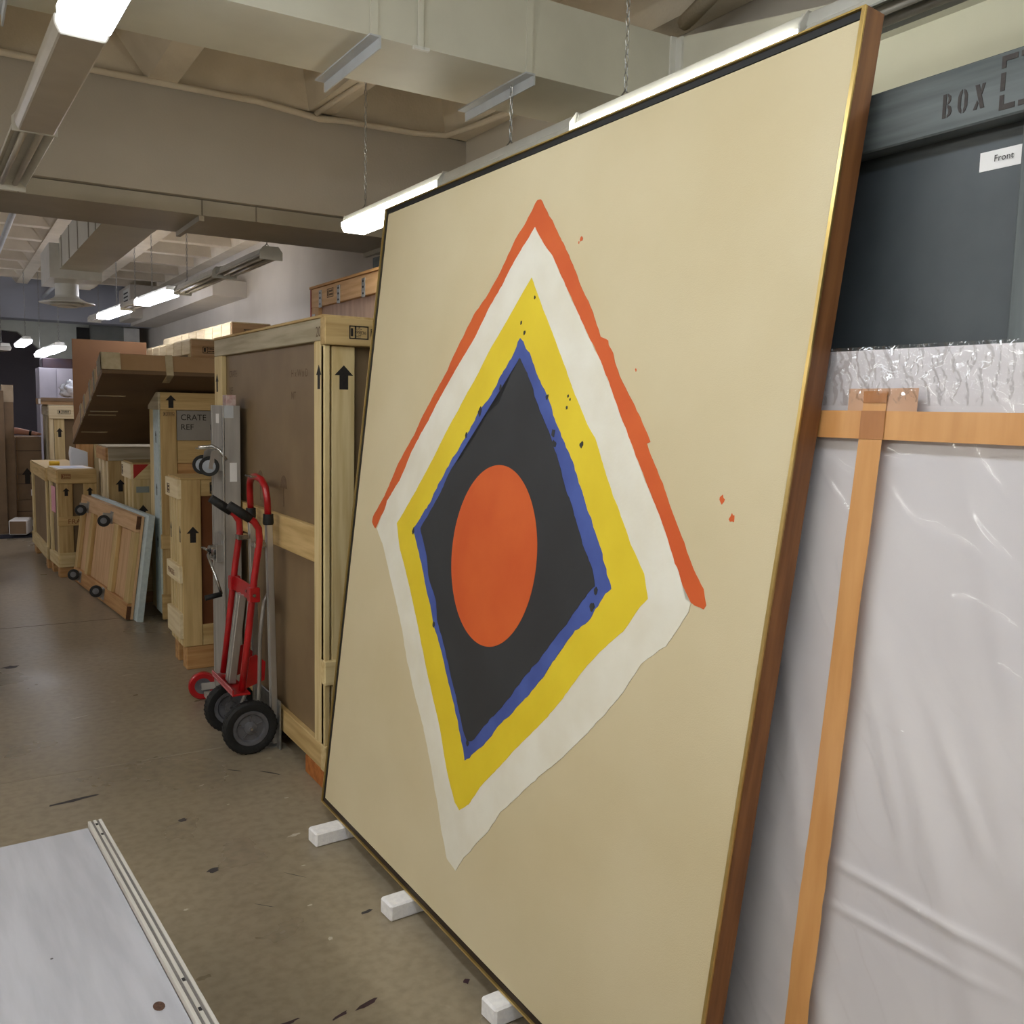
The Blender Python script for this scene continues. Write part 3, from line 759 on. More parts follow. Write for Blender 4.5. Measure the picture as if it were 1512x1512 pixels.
for x, y in ((-.3, -.45), (-.22, -.62), (-.35, -.8)):
    disc('nail_head', x, y, .4905, .003, .003, SCUFF, r)
for y in (-.03, -.1, -.86, -.97):
    box('screw_hole', -.02, -.014, y - .006, y + .006, .49, .5035, BLACK, r)

# ================================================================ BIG CRATE
c = Crate('tall_crate', 'tall pine-framed crate with brown hardboard panels beside the painting', 1.345, 3.70, .62, 1.80, 2.025, foot=.085, panel=HARD, inset=.028, lid=wood('honey', 'y'))
c.W(0, .115, .195, 1.92, 'pine', 0); c.W(1.64, 1.80, .195, 1.92, 'pine', 0)
c.W(0, 1.80, 1.921, 2.012, 'grey', 0, 'top_rail'); c.W(.116, 1.639, .98, 1.135, 'honey', 0, 'middle_rail'); c.W(0, 1.80, .085, .194, 'honey', 0, 'bottom_rail')
c.S(-.004, .60, 1.902, 2.014, 'honey', .03, 'top_cleat')
c.S(.0, .024, .2, 1.9, 'pine', .012); c.S(.034, .135, .2, 1.9, 'pine', .006); c.S(.5, .6, .2, 1.9, 'pine', .006)
c.S(-.004, .6, .47, .575, 'pine', .03, 'cleat'); c.S(-.004, .6, .085, .2, 'pine', .03, 'cleat')
c.foot(.0, .6, 0, .24, .084, 'orange'); c.foot(0, .6, 1.5, 1.75, .084, 'orange')
arrow(c.r, 'S', .086, 1.722, .1, .006, 1.1); arrow(c.r, 'W', .055, 1.722, .1, 0, .8); arrow(c.r, 'W', 1.74, 1.72, .1, 0, .8)
stamp(c.r, 'S', .10, 1.93, .085, .055, .03, None, False)
for k_, s_ in enumerate(('US-', '99836', 'HT')):
    lettering(c.r, 'S', s_, .128, 1.967 - k_ * .016, .0185, .03)
stamp(c.r, 'S', .195, 1.945, .032, .03, .03)
lettering(c.r, 'W', '20', .09, 1.938, .06, 0, INK_FADED)
lettering(c.r, 'W', 'H x W x D', .50, 1.78, .05, -.028, INK_FADED); lettering(c.r, 'W', 'NT', .50, 1.68, .05, -.028, INK_FADED)
lettering(c.r, 'W', 'CRATE', 1.58, 1.80, .05, -.028, INK_FADED); lettering(c.r, 'W', 'REF', 1.58, 1.71, .05, -.028, INK_FADED)
for u in (.62, 1.0):   # umbrella and glass symbols, faded
    flat_poly(c.r, 'W', [(.05 * math.cos(t), .06 * math.sin(t)) for t in [math.pi * k / 10 for k in range(11)]], u, 1.26, -.028, INK_FADED, 'symbol_mark')
    flat_poly(c.r, 'W', [(-.003, -.09), (.003, -.09), (.003, 0), (-.003, 0)], u, 1.26, -.028, INK_FADED, 'symbol_mark')

# crate with hinge plates behind
c = Crate('latched_crate', 'plywood crate with galvanised latch plates rising behind the tall crate', 2.28, 4.0, .33, 2.52, 2.475, foot=.1, panel=M('pink_ply', srgb(196, 166, 146), srgb(176, 146, 128), rough=.5, scale=(2, 18, 3)), inset=.03)
c.W(0, 2.52, 2.345, 2.475, 'ply', 0, 'top_rail'); c.W(2.38, 2.52, .2, 2.344, 'ply', 0); c.W(0, .12, .2, 2.344, 'ply'); c.W(1.1, 1.22, .2, 2.344, 'ply')
c.W(0, 2.52, .1, .2, 'ply', 0, 'bottom_rail'); c.foot(.03, .3, .1, .3, .101); c.foot(.03, .3, 2.2, 2.4, .101)
for u in (2.33, 1.98, 1.55, 1.1):
    p = box('latch_plate', -.004, 0, u - .028, u + .028, 2.335, 2.455, GALV, c.r, .002)
    for v in (2.36, 2.40, 2.435):
        box('latch_slot', -.006, -.004, u - .008, u + .008, v - .006, v + .006, BLACK, p)
box('latch_plate', -.004, 0, 2.44, 2.5, 2.26, 2.30, GALV, c.r, .002)
box('edge_strip', -.003, .03, 2.52, 2.535, .2, 2.475, M('red_strip', srgb(150, 40, 36), rough=.5), c.r)
box('lid', -.012, .33, -.01, 2.53, 2.476, 2.492, wood('amber', 'y'), c.r)
stamp(c.r, 'W', 2.2, 2.39, .12, .06, 0, INK_FADED)
c = Crate('slate_crate', 'slate-grey crate glimpsed at the upper left corner of the painting', 2.66, 4.2, .4, 2.11, 2.71, foot=.1, panel=SLATE, inset=.03)
c.W(0, 2.11, 2.56, 2.71, 'slate', 0, 'top_board'); c.W(1.98, 2.11, .1, 2.559, 'slate'); c.W(0, .13, .1, 2.549, 'slate'); c.S(0, .4, 2.55, 2.7, 'slate', .01, 'top_board'); c.foot(.03, .37, .1, .3, .101, 'slate'); c.foot(.03, .37, 1.6, 1.8, .101, 'slate')

# ================================================================ LIFT MAST
m = thing('lift_mast', 'grey aluminium lift mast with crank winch and casters beside the tall crate', 'lift', (1.25, 4.93, 0))
def mb(name, x0, x1, y0, y1, z0, z1, mat, parent=m, bev=.002): return box(name, x0, x1, y0, y1, z0, z1, mat, parent, bev)
mb('mast_channel', 0, .005, 0, .26, .05, 1.645, ALU); mb('mast_channel', 0, .085, 0, .006, .05, 1.645, ALU)
mb('mast_channel', .08, .085, .006, .26, .05, 1.645, ALU); mb('inner_mast', .012, .078, .02, .25, .07, 1.60, ALU)
mb('mast_flange', -.006, 0, -.004, .02, .05, 1.645, ALU2); mb('mast_flange', -.004, 0, .235, .262, .05, 1.645, ALU2)
mb('top_block', .02, .07, .02, .1, 1.60, 1.70, M('pinkish_tape_roll', srgb(190, 150, 146), srgb(214, 196, 190), rough=.25, scale=(40, 40, 40), coat=.5))
mb('paper_sticker', .028, .065, -.0015, 0, 1.245, 1.345, PAPER, m, 0); mb('paper_sticker', -.0015, 0, .1, .16, 1.55, 1.6, PAPER, m, 0)
tape = mb('silver_tape', .0, .05, -.002, 0, 1.58, 1.645, STRAP, m, 0)
# upper casters with bracket
for y in (.05, .20):
    w = lathe('caster_wheel', [(0, -.014), (.03, -.014), (.034, -.016), (.05, -.016), (.052, -.01), (.052, .01), (.05, .016), (.034, .016), (.03, .014), (0, .014)], (-.065, y, 1.325), (.35, 1, 0), RUBBER, m, 24)
    lathe('caster_hub', [(0, -.02), (.008, -.02), (.034, -.0165), (.034, .0165), (0, .02)], (-.065, y, 1.325), (.35, 1, 0), M('caster_core', srgb(150, 156, 164), srgb(140, 146, 154), rough=.4), w, 20)
    prism('caster_bracket', [(-.0, 1.30), (-.075, 1.315), (-.06, 1.40), (-.0, 1.43)], 'y', y - .024, y - .02, ALU2, m)
tube('release_lever', [(-.12, .05, 1.425), (-.05, .04, 1.432), (-.015, .03, 1.41), (.01, -.005, 1.36)], .009, CHROME, m, 8)
mb('lever_plate', -.125, -.03, .02, .1, 1.415, 1.421, ALU2)
# winch
wi = lathe('winch_drum', [(0, -.03), (.035, -.03), (.04, 0), (.04, .03), (0, .03)], (-.03, .1, .865), (1, .1, 0), CHROME, m, 20)
lathe('winch_gear', [(0, -.006), (.07, -.006), (.07, .006), (0, .006)], (-.008, .1, .90), (1, 0, 0), ALU2, m, 28)
mb('winch_bracket', -.04, .0, .03, .17, .815, .823, ALU2); mb('winch_bracket', -.04, 0, .03, .036, .82, .91, ALU2)
tube('crank_arm', [(-.06, .1, .87), (-.075, .06, .85), (-.05, .0, .74), (-.03, -.03, .655)], .008, CHROME, m, 8)
tube('crank_handle', [(-.03, -.03, .655), (-.115, -.03, .64)], .014, RUBBER, m, 10)
for s in (-.02, .02):
    tube('wing_nut', [(-.062, .1, .87), (-.095, .1 + s, .87 + abs(s))], .007, CHROME, m, 6)
# base
mb('base_foot', -.06, .085, 0, .27, .02, .05, ALU)
rw = lathe('transport_wheel', [(.045, -.018), (.07, -.02), (.078, -.012), (.078, .012), (.07, .02), (.045, .018)], (-.06, .29, .079), (.15, 1, 0), RED, m, 30)
lathe('wheel_hub', [(0, -.016), (.014, -.02), (.02, -.012), (.048, -.016), (.048, .016), (0, .016)], (-.06, .29, .079), (.15, 1, 0), PLASTIC_GREY, rw, 24)
tube('wheel_axle', [(-.06, .26, .079), (-.05, .32, .079)], .012, BLACK, m, 8)
mb('wheel_fork', -.075, .03, .255, .262, .06, .10, ALU)

# ================================================================ HAND TRUCK
h = thing('hand_truck', 'red and aluminium hand truck with black tyres standing by the tall crate', 'hand truck', (1.19, 4.28, 0))
for y in (0, .35):
    t = lathe('tyre', [(.086, -.022), (.10, -.027), (.118, -.025), (.127, -.015), (.127, .015), (.118, .025), (.10, .027), (.086, .022)], (0, y, .127), (0, 1, 0), RUBBER, h, 40)
    bm = bmesh.new()
    for k in range(36):
        a = 2 * math.pi * k / 36
        vs = bm_box(bm, -.004, .004, -.014, .014, .125, .1295)
        bmesh.ops.rotate(bm, verts=vs, cent=(0, 0, 0), matrix=Matrix.Rotation(a, 3, 'Y'))
    bmesh.ops.translate(bm, verts=bm.verts, vec=(0, y, .127))
    link('tread', finish(bm, 'tread'), RUBBER, t)
    hb = lathe('wheel_hub', [(0, -.03), (.012, -.03), (.014, -.022), (.028, -.018), (.032, -.010), (.062, -.008), (.068, -.02), (.084, -.022), (.087, -.016), (.087, .016), (0, .016)], (0, y, .127), (0, 1, 0), PLASTIC_GREY, h, 36)
    for k in range(5):
        a = 2 * math.pi * k / 5 + .3
        lathe('hub_rivet', [(0, -.004), (.004, -.003), (.005, 0)], (.05 * math.cos(a), y - .010, .127 + .05 * math.sin(a)), (0, 1, 0), CHROME, hb, 8)
        bm = bmesh.new(); vs = bm_box(bm, .02, .062, -.006, 0, -.004, .004)
        bmesh.ops.rotate(bm, verts=vs, cent=(0, 0, 0), matrix=Matrix.Rotation(a + .6, 3, 'Y'))
        bmesh.ops.translate(bm, verts=vs, vec=(0, y - .008, .127))
        link('hub_spoke', finish(bm, 'hub_spoke'), PLASTIC_GREY, hb)
    lathe('axle_nut', [(0, -.006), (.007, -.006), (.008, 0)], (0, y - .03, .127), (0, 1, 0), CHROME, hb, 6)
tube('axle', [(0, -.02, .127), (0, .37, .127)], .009, CHROME, h, 10)
def bar(name, p0, p1, w, d, mat, parent=h, wy=None):
    """rectangular bar in the xz plane, width along y"""
    a, b = Vector(p0), Vector(p1); t = (b - a).normalized(); s = Vector((0, 1, 0)); n = t.cross(s).normalized()
    bm = bmesh.new()
    R = [[bm.verts.new(q + s * (w / 2) * i + n * (d / 2) * j) for i, j in ((-1, -1), (1, -1), (1, 1), (-1, 1))] for q in (a, b)]
    for k in range(4): bm.faces.new((R[0][k], R[0][(k + 1) % 4], R[1][(k + 1) % 4], R[1][k]))
    bm.faces.new(R[0]); bm.faces.new(R[1][::-1])
    return link(name, finish(bm, name, .003), mat, parent)
for y in (.03, .32):
    bar('rail', (.128, y, .02), (.105, y, 1.12), .036, .03, ALU2)
    bar('rail_groove', (.110, y - .0005, .05), (.089, y - .0005, 1.10), .008, .003, ALU)
    lathe('rail_cap', [(0, 0), (.024, 0), (.026, .01), (.024, .05), (.0, .05)], (.104, y, 1.09), (0, 0, 1), BLACK, h, 14)
tube('top_loop', [(.104, .03, 1.12), (.10, .03, 1.21), (.096, .045, 1.265), (.092, .09, 1.298), (.088, .175, 1.308), (.092, .26, 1.298), (.096, .305, 1.265), (.10, .32, 1.21), (.104, .32, 1.12)], .0165, RED, h, 12)
box('loop_plate', .05, .10, .12, .23, 1.306, 1.314, CHROME, h, .002)
for y in (.005, .345):
    tube('handle_tube', [(-.035, y, .31), (-.005, y, .55), (.03, y, .85), (.055, y, 1.02), (.052, y, 1.075), (.03, y, 1.11), (-.02, y, 1.145), (-.07, y, 1.18)], .0165, RED, h, 12)
    tube('grip', [(.012, y, 1.123), (-.03, y, 1.153), (-.085, y, 1.192)], [.021, .0225, .020], RUBBER, h, 12)
bar('cross_plate', (.02, .175, .73), (.03, .175, .80), .37, .012, RED); box('cross_clip', .0, .05, -.02, .03, .73, .80, RED, h, .004); box('cross_clip', 0, .05, .32, .37, .73, .80, RED, h, .004)
for y in (-.022, .1):
    lathe('bolt_head', [(0, -.006), (.008, -.005), (.009, 0)], (.02, y, .765), (0, 1, 0), CHROME, h, 8)
box('clamp', .03, .085, .0, .06, .985, 1.01, CHROME, h, .003); box('clamp', .03, .085, .29, .35, .985, 1.01, CHROME, h, .003)
bar('inner_channel', (-.045, .15, .31), (.01, .15, .74), .035, .035, ALU2); bar('inner_channel', (-.045, .2, .31), (.01, .2, .74), .03, .03, ALU2)
box('foot_plate', -.085, .0, -.02, .37, .292, .302, RED, h, .002); box('foot_lip', -.085, -.079, -.02, .37, .302, .325, RED, h, .001)
prism('axle_bracket', [(.0, .30), (.09, .33), (.095, .42), (.05, .46), (.02, .45)], 'y', .06, .066, RED, h); prism('axle_bracket', [(.0, .30), (.09, .33), (.095, .42), (.05, .46), (.02, .45)], 'y', .28, .286, RED, h)
tube('stair_glide', [(.11, .06, .75), (.09, .06, .72), (.07, .06, .55), (.06, .06, .2), (.03, .06, .13)], .01, ALU2, h, 8)
tube('stair_glide', [(.11, .29, .75), (.09, .29, .72), (.07, .29, .55), (.06, .29, .2), (.03, .29, .13)], .01, ALU2, h, 8)
box('toe_plate', .135, .143, -.03, .38, .0, .24, GALV, h, .001); box('toe_lip', .075, .135, .02, .34, .0, .006, GALV, h)

# ================================================================ CRATES ALONG THE AISLE
c = Crate('slim_crate', 'slim upright pine crate with clay-red panel, left of the lift mast', 1.22, 5.84, .58, .36, 1.20, foot=.15, panel=HARD_R, inset=.02, lid=wood('honey', 'x'))
c.W(.0, .36, 1.07, 1.188, 'pale', .022, 'top_cleat'); c.W(.0, .36, .55, .655, 'pale', .022, 'cleat'); c.W(.0, .36, .2, .36, 'pale', .022, 'cleat')
for u in (.012, .09, .2, .28): c.W(u, u + (.07 if u != .2 else .06), .15, 1.07, 'pine', 0)
c.S(.0, .115, .15, 1.188, 'honey', .004); c.S(.465, .58, .15, 1.188, 'honey', .004); c.S(.116, .464, 1.085, 1.188, 'honey', 0, 'top_rail'); c.S(.116, .464, .15, .28, 'honey', 0, 'bottom_rail')
c.foot(.02, .56, .01, .12, .149, 'amber'); c.foot(.02, .56, .25, .35, .149, 'amber')
arrow(c.r, 'S', .065, .80, .1, .004, 1.0); arrow(c.r, 'W', .05, .80, .1, 0, .5); arrow(c.r, 'W', .31, .80, .1, 0, .5)
stamp(c.r, 'W', .30, 1.09, .07, .06, .022, INK_FADED); stamp(c.r, 'S', .17, 1.10, .07, .07, 0); lettering(c.r, 'W', 'FRAGILE', .31, .58, .05, .022, INK_BROWN)

c = Crate('stencilled_crate', 'tall pine crate with grey panel lettered CRATE REF under the cardboard box', 1.385, 7.30, .75, .40, 1.73, foot=.05, panel=wood('honey', 'x'), inset=.02)
c.S(0, .75, 1.60, 1.73, 'honey', .012, 'top_cleat'); c.S(0, .115, .05, 1.60, 'honey', .004); c.S(.62, .75, .05, 1.6, 'honey', .004)
box('grey_panel', .118, .618, .004, .021, 1.372, 1.597, GREYLABEL, c.r)
c.S(.118, .618, 1.2, 1.37, 'honey', -.004, 'plank'); c.S(.118, .618, 1.02, 1.198, 'amber', -.004, 'plank'); c.S(.118, .618, .8, 1.018, 'honey', -.004, 'plank')
c.S(-.01, .75, .55, .66, 'honey', .016, 'cleat'); c.S(-.01, .75, .01, .2, 'honey', .016, 'cleat')
box('pale_side_board', -.012, .02, .02, .22, .05, 1.6, BLUEFOAM, c.r, .002); c.W(.24, .40, .05, 1.6, 'pine', .006); c.W(0, .4, 1.6, 1.73, 'grey', .016, 'top_cleat')
for z in (1.35, .95, .55): arrow(c.r, 'W', .12, z, .09, .012, .6)
arrow(c.r, 'S', .075, 1.615, .095, .012, 1.1); stamp(c.r, 'S', .02, 1.555, .08, .03, .004, INK_FADED)
lettering(c.r, 'S', 'CRATE', .145, 1.525, .062, -.004); lettering(c.r, 'S', 'REF', .145, 1.452, .062, -.004); lettering(c.r, 'S', 'P', .36, 1.452, .062, -.004)
c.foot(.05, .7, .05, .15, .049); c.foot(.05, .7, .28, .38, .049)

c = Crate('red_cornered_crate', 'pine crate with a red painted corner, under the tilted cardboard box', 1.30, 8.0, .7, .45, 1.165, foot=.1, panel=HARD_R, inset=.02, lid=wood('honey', 'x'))
c.W(0, .45, 1.03, 1.153, 'pale', .02, 'top_cleat'); c.W(0, .1, .1, 1.03, 'pine'); c.W(.16, .28, .1, 1.03, 'pine'); c.W(.35, .45, .1, 1.03, 'pine'); c.W(0, .45, .1, .22, 'pale', .02, 'cleat')
c.S(0, .135, .1, 1.03, 'pine', .004); c.S(.57, .7, .1, 1.03, 'pine', .004); c.S(0, .7, 1.03, 1.153, 'pine', .012, 'top_cleat'); c.S(0, .7, .42, .53, 'honey', .012, 'cleat'); c.S(0, .7, .1, .22, 'honey', .012, 'cleat')
flat_poly(c.r, 'S', [(0, 0), (.12, .118), (0, .118)], 0.0, 1.034, .012, M('red_corner_paint', srgb(176, 34, 30), rough=.5), 'red_corner'); arrow(c.r, 'S', .07, .70, .12, .004, .9)
box('paper_label', .02, .12, -.006, -.004, .92, .97, M('grey_sticker', srgb(140, 150, 146), rough=.5), c.r)
c.foot(.03, .67, .03, .13, .099); c.foot(.03, .67, .3, .4, .099)
stamp(c.r, 'W', .43, 1.05, .06, .08, .02, INK_FADED)

c = Crate('worn_crate', 'pine crate with worn pale cleats behind the red-cornered crate', 1.26, 9.05, .69, .60, 1.248, foot=.1, panel=HARD, inset=.02, lid=wood('grey', 'x'))
c.W(0, .60, 1.12, 1.236, 'amber', .02, 'top_cleat'); c.W(0, .1, .1, 1.12, 'pale'); c.W(.25, .38, .1, 1.12, 'pale'); c.W(.48, .60, .1, 1.12, 'pale'); c.W(0, .60, .1, .22, 'pale', .02, 'cleat')
c.S(0, .69, 1.12, 1.236, 'grey', .012, 'top_cleat'); c.S(0, .22, .1, 1.12, 'honey', .004); c.S(.5, .69, .1, 1.12, 'honey', .004); c.S(0, .69, .1, .22, 'honey', .012, 'cleat')
arrow(c.r, 'S', .10, .84, .11, .004, 1.0)
c.foot(.03, .66, .03, .15, .099); c.foot(.03, .66, .45, .57, .099)

c = Crate('low_crate', 'pine crate with pink notice and white papers on top, left of the wheeled board', .885, 9.50, .335, .50, 1.018, rz=.06, foot=.1, panel=HARD, inset=.02, lid=M('lid_board', srgb(196, 170, 120), rough=.6))
c.S(0, .335, .885, 1.006, 'honey', .012, 'top_cleat'); c.S(0, .125, .1, .885, 'honey', .004); c.S(.22, .335, .1, .885, 'honey', .004); c.S(-.004, .335, .49, .575, 'honey', .016, 'cleat'); c.S(-.004, .335, .1, .235, 'pine', .016, 'cleat')
c.W(0, .50, .885, 1.006, 'honey', .01, 'top_cleat'); c.W(0, .1, .1, .885, 'pine'); c.W(.4, .5, .1, .885, 'pine'); c.W(0, .5, .1, .21, 'pine', .012, 'cleat')
arrow(c.r, 'S', .07, .77, .075, .004, 1.1); arrow(c.r, 'S', .275, .77, .075, .004, 1.1); stamp(c.r, 'S', .03, .93, .08, .045, .012, INK_BROWN)
lettering(c.r, 'S', 'FRAGILE', .075, .508, .066, .016, INK_BROWN)
box('pink_notice', -.003, 0, .14, .36, .60, .845, PINK, c.r)
c.foot(.0, .32, .02, .12, .099, 'amber'); c.foot(0, .32, .38, .48, .099, 'amber')
c2 = Crate('low_crate', 'pine crate with hardboard sides behind the papered one, nearest the blue box', .835, 10.04, .36, 1.38, 1.0, rz=.02, foot=.1, panel=HARD, inset=.02, lid=M('lid_board', srgb(196, 170, 120), rough=.6))
c2.W(0, 1.38, .87, .988, 'honey', .01, 'top_cleat'); c2.W(0, .1, .1, .87, 'pine'); c2.W(1.26, 1.38, .1, .87, 'pine'); c2.W(0, 1.38, .1, .22, 'pine', .012, 'cleat'); c2.S(0, .36, .87, .988, 'honey', .01, 'top_cleat')
c2.foot(0, .34, .05, .2, .099, 'amber'); c2.foot(0, .34, 1.1, 1.3, .099, 'amber')
o = box('paper_sheet', 0, .3, 0, .40, 0, .003, PAPER); o.location = (.905, 9.56, 1.019); o.rotation_euler = (0, 0, .12); tag(o, 'white paper sheets lying on the papered low crate', 'paper')
o = box('paper_sheet', 0, .2, 0, .28, 0, .002, M('blue_paper', srgb(206, 212, 226), rough=.6)); o.location = (.95, 9.60, 1.0225); o.rotation_euler = (0, 0, .3); tag(o, 'bluish paper sheet on top of the white papers', 'paper')
o = tube('tape_roll', [(0, 0, .022), (.09, .02, .022)], .021, YELLOW_P, None, 14); o.location = (.90, 10.4, 1.0); tag(o, 'small yellow tube lying on the low crate', 'tube')
# white foam wedge behind the papers
o = prism('foam_wedge', [(0, 0), (.14, 0), (.14, .14), (.0, .19), (-.01, .12)], 'y', 0, .2, M('pale_foam', srgb(214, 218, 224), rough=.8)); o.location = (1.07, 10.02, 1.012); tag(o, 'folded white foam piece standing behind the papers', 'foam')
c = Crate('pine_box', 'narrow bright pine box in front of the brown sheet', 1.215, 10.6, .3, .3, 1.238, foot=.1, panel=wood('amber', 'z'), inset=.01)
c.S(0, .12, .1, 1.25, 'amber', .01, 'plank'); c.S(.125, .3, .1, 1.25, 'pine', .01, 'plank'); c.W(0, .3, .9, 1.25, 'amber', .012, 'plank'); c.foot(.02, .28, .05, .25, .099)

# tall crates at the back, along the wall
def long_crate(label, x0, y0, lx, ly, lz, stampu):
    c = Crate('long_crate', label, x0, y0, lx, ly, lz, foot=.1, panel=HARD, inset=.025, lid=wood('pale', 'y'))
    n = 9
    for k in range(n):
        c.W(ly * k / n + .014, ly * (k + 1) / n - .014, lz - .14, lz - .012, 'pale', .01, 'cleat_block')
    for k in (0, .33, .67, 1):
        u = k * (ly - .14); c.W(u, u + .14, .1, lz - .141, 'pine', 0)
    c.S(0, lx, lz - .2, lz - .012, 'ply', .012, 'top_cleat'); c.S(0, .1, .1, lz - .2, 'ply'); c.S(lx - .1, lx, .1, lz - .2, 'ply')
    stamp(c.r, 'S', stampu, lz - .13, .14, .06, .012); c.foot(.05, lx - .05, .1, .3, .099); c.foot(.05, lx - .05, ly - .3, ly - .1, .099)
    return c
long_crate('long pale crate in the second row, its end stamped, beside the brown sheet', 1.97, 8.9, .42, 3.2, 2.245, .10)
long_crate('tallest long pale crate at the very back against the wall', 2.55, 9.7, .4, 3.4, 2.49, .12)

# cardboard box propped on the crates
ang = math.atan2(.56, 1.8); cb, sb = math.cos(ang), math.sin(ang)
tm = Matrix(((1, 0, 0, .955), (0, cb, sb, 7.0), (0, -sb, cb, 1.845), (0, 0, 0, 1)))
t = thing('cardboard_box', 'large flat taped cardboard box propped at a slant on top of the crates', 'cardboard box', mw=tm)
CARD_SHADE = M('cardboard_shaded_under', srgb(112, 88, 62), srgb(100, 78, 54), rough=.7, scale=(3, 3, 3))  # shade of the underside put into a darker cardboard colour
box('carton', 0, 1.0, 0, 1.9, .012, .15, CARD, t, .004); box('lower_flap', -.006, 1.006, -.006, 1.906, 0, .030, CARD_SHADE, t, .003)
box('corner_tape', -.008, .12, -.009, .02, .03, .152, CLEARTAPE, t); box('corner_tape', -.008, .0, -.009, .2, .03, .152, CLEARTAPE, t)
box('tape_strip', .42, .47, -.0085, 0, .0, .152, CLEARTAPE, t); box('tape_strip', .42, .47, 0, .16, -.0015, 0, CLEARTAPE, t)
for y in (.35, .6, .95, 1.2):
    box('tape_strip', -.0085, .0, y, y + .09, .0, .152, CLEARTAPE, t)
for y in (.5, .9, 1.0, 1.5):
    box('tape_strip', .02, .22, y, y + .02, -.0015, 0, CLEARTAPE, t)
o = box('brown_sheet', 0, .75, 0, .02, 0, 2.31, CARD_B, None, .001); o.location = (1.205, 11.0, 0.0)
tag(o, 'upright plain brown board standing behind the propped cardboard box', 'board')

# ================================================================ WHEELED BOARD (dolly leaning on its side)
b2 = Vector((1.124, 7.407, 0.012)); b1 = Vector((.968, 9.331, 0.012))
ux = (b2 - b1).normalized()                     # reads towards the camera
lx_ = Vector((.13, 0, 1)); vy = (lx_ - ux * lx_.dot(ux)).normalized(); wn = ux.cross(vy)
dm = Matrix(((ux.x, vy.x, wn.x, b1.x), (ux.y, vy.y, wn.y, b1.y), (ux.z, vy.z, wn.z, b1.z), (0, 0, 0, 1)))
DL, DH = (b2 - b1).length, .79
t = thing('wheeled_dolly', 'wooden platform dolly leaning on its edge with four casters showing', 'dolly', mw=dm)
box('deck_panel', 0, DL, 0, DH, -.055, -.035, wood('ply', 'y'), t)
box('frame_board', 0, DL, DH - .125, DH, -.035, .0, wood('ply', 'x'), t, .004); box('frame_board', 0, DL, 0, .12, -.035, 0, wood('amber', 'x'), t, .004)
for x0, x1 in ((0, .11), (.42, .53), (1.27, 1.40), (DL - .13, DL)):
    box('frame_board', x0, x1, .121, DH - .126, -.035, -.004, wood('honey', 'y'), t, .003)
for y in (0, DH - .1):
    box('end_block', DL - .001, DL + .004, y, y + .1, -.034, -.002, wood('dark', 'x'), t)
box('blue_foam_sheet', .1, DL + .1, 0.0, DH + .02, -.105, -.06, BLUEFOAM, t)
for x in (.30, 1.18):
    for y, s in ((DH - .09, -1), (.07, 1)):
        br = prism('caster_fork', [(x - .012, y - .035), (x + .0, y - .035), (x + .0, y + .035), (x - .012, y + .035)], 'z', 0, .07, ALU, t, .002)
        lathe('caster_wheel', [(0, -.017), (.036, -.017), (.047, -.013), (.049, 0), (.047, .013), (.036, .017), (0, .017)], (x + .02, y - .03 if s < 0 else y + .02, .062), (1, .15, .35), RUBBER, t, 22)
        lathe('caster_hub', [(0, -.023), (.025, -.021), (.025, .021), (0, .023)], (x + .02, y - .03 if s < 0 else y + .02, .062), (1, .15, .35), PLASTIC_GREY, br, 16)
        box('caster_plate', x - .045, x + .045, y - .05, y + .05, 0, .004, ALU2, br)

# ================================================================ FAR LEFT
c = Crate('upright_crate', 'far pine crate with arrow mark under a cardboard tray', 1.10, 12.6, .45, .8, 1.60, foot=.08, panel=HARD, inset=.02, lid=wood('grey', 'x'))
c.S(0, .45, 1.43, 1.588, 'pale', .012, 'top_cleat'); c.S(0, .05, .08, 1.43, 'pale', .004); c.S(.055, .17, .08, 1.43, 'pine', .002)
c.W(0, .8, 1.47, 1.588, 'grey', .012, 'top_cleat'); c.W(0, .1, .08, 1.47, 'pine'); c.W(.35, .47, .08, 1.47, 'grey'); c.W(.7, .8, .08, 1.47, 'grey')
arrow(c.r, 'S', .115, 1.21, .11, .002, .9); stamp(c.r, 'S', .1, 1.49, .14, .05, .012)
t = thing('cardboard_tray', 'shallow cardboard tray resting on the far crate', 'tray', (1.02, 12.62, 1.60))
box('tray_base', 0, .62, 0, .7, 0, .075, CARD, t, .004); box('tray_end', -.02, 0, 0, .12, 0.01, .07, PAPER, t); box('tray_rim', .0, .62, -.006, 0, .045, .085, CARD_D, t)
# crumpled clear bag
bm = bmesh.new(); bmesh.ops.create_icosphere(bm, subdivisions=4, radius=1)
for v in bm.verts:
    n_ = noise.noise(v.co * 2.6) * .35 + abs(noise.noise(v.co * 6)) * .22
    v.co = Vector((v.co.x * .16, v.co.y * .14, max(-.55, v.co.z) * .12)) * (1 + n_)
zmin = min(v.co.z for v in bm.verts)
bmesh.ops.translate(bm, verts=bm.verts, vec=(0, 0, -zmin))
o = link('plastic_bag', finish(bm, 'plastic_bag', smooth=True), M('crinkled_bag', srgb(216, 220, 228), srgb(188, 194, 206), rough=.15, scale=(9, 9, 9), coat=1.0)); o.location = (1.44, 12.9, 1.686)
tag(o, 'crumpled clear plastic bag on the cardboard tray', 'bag')
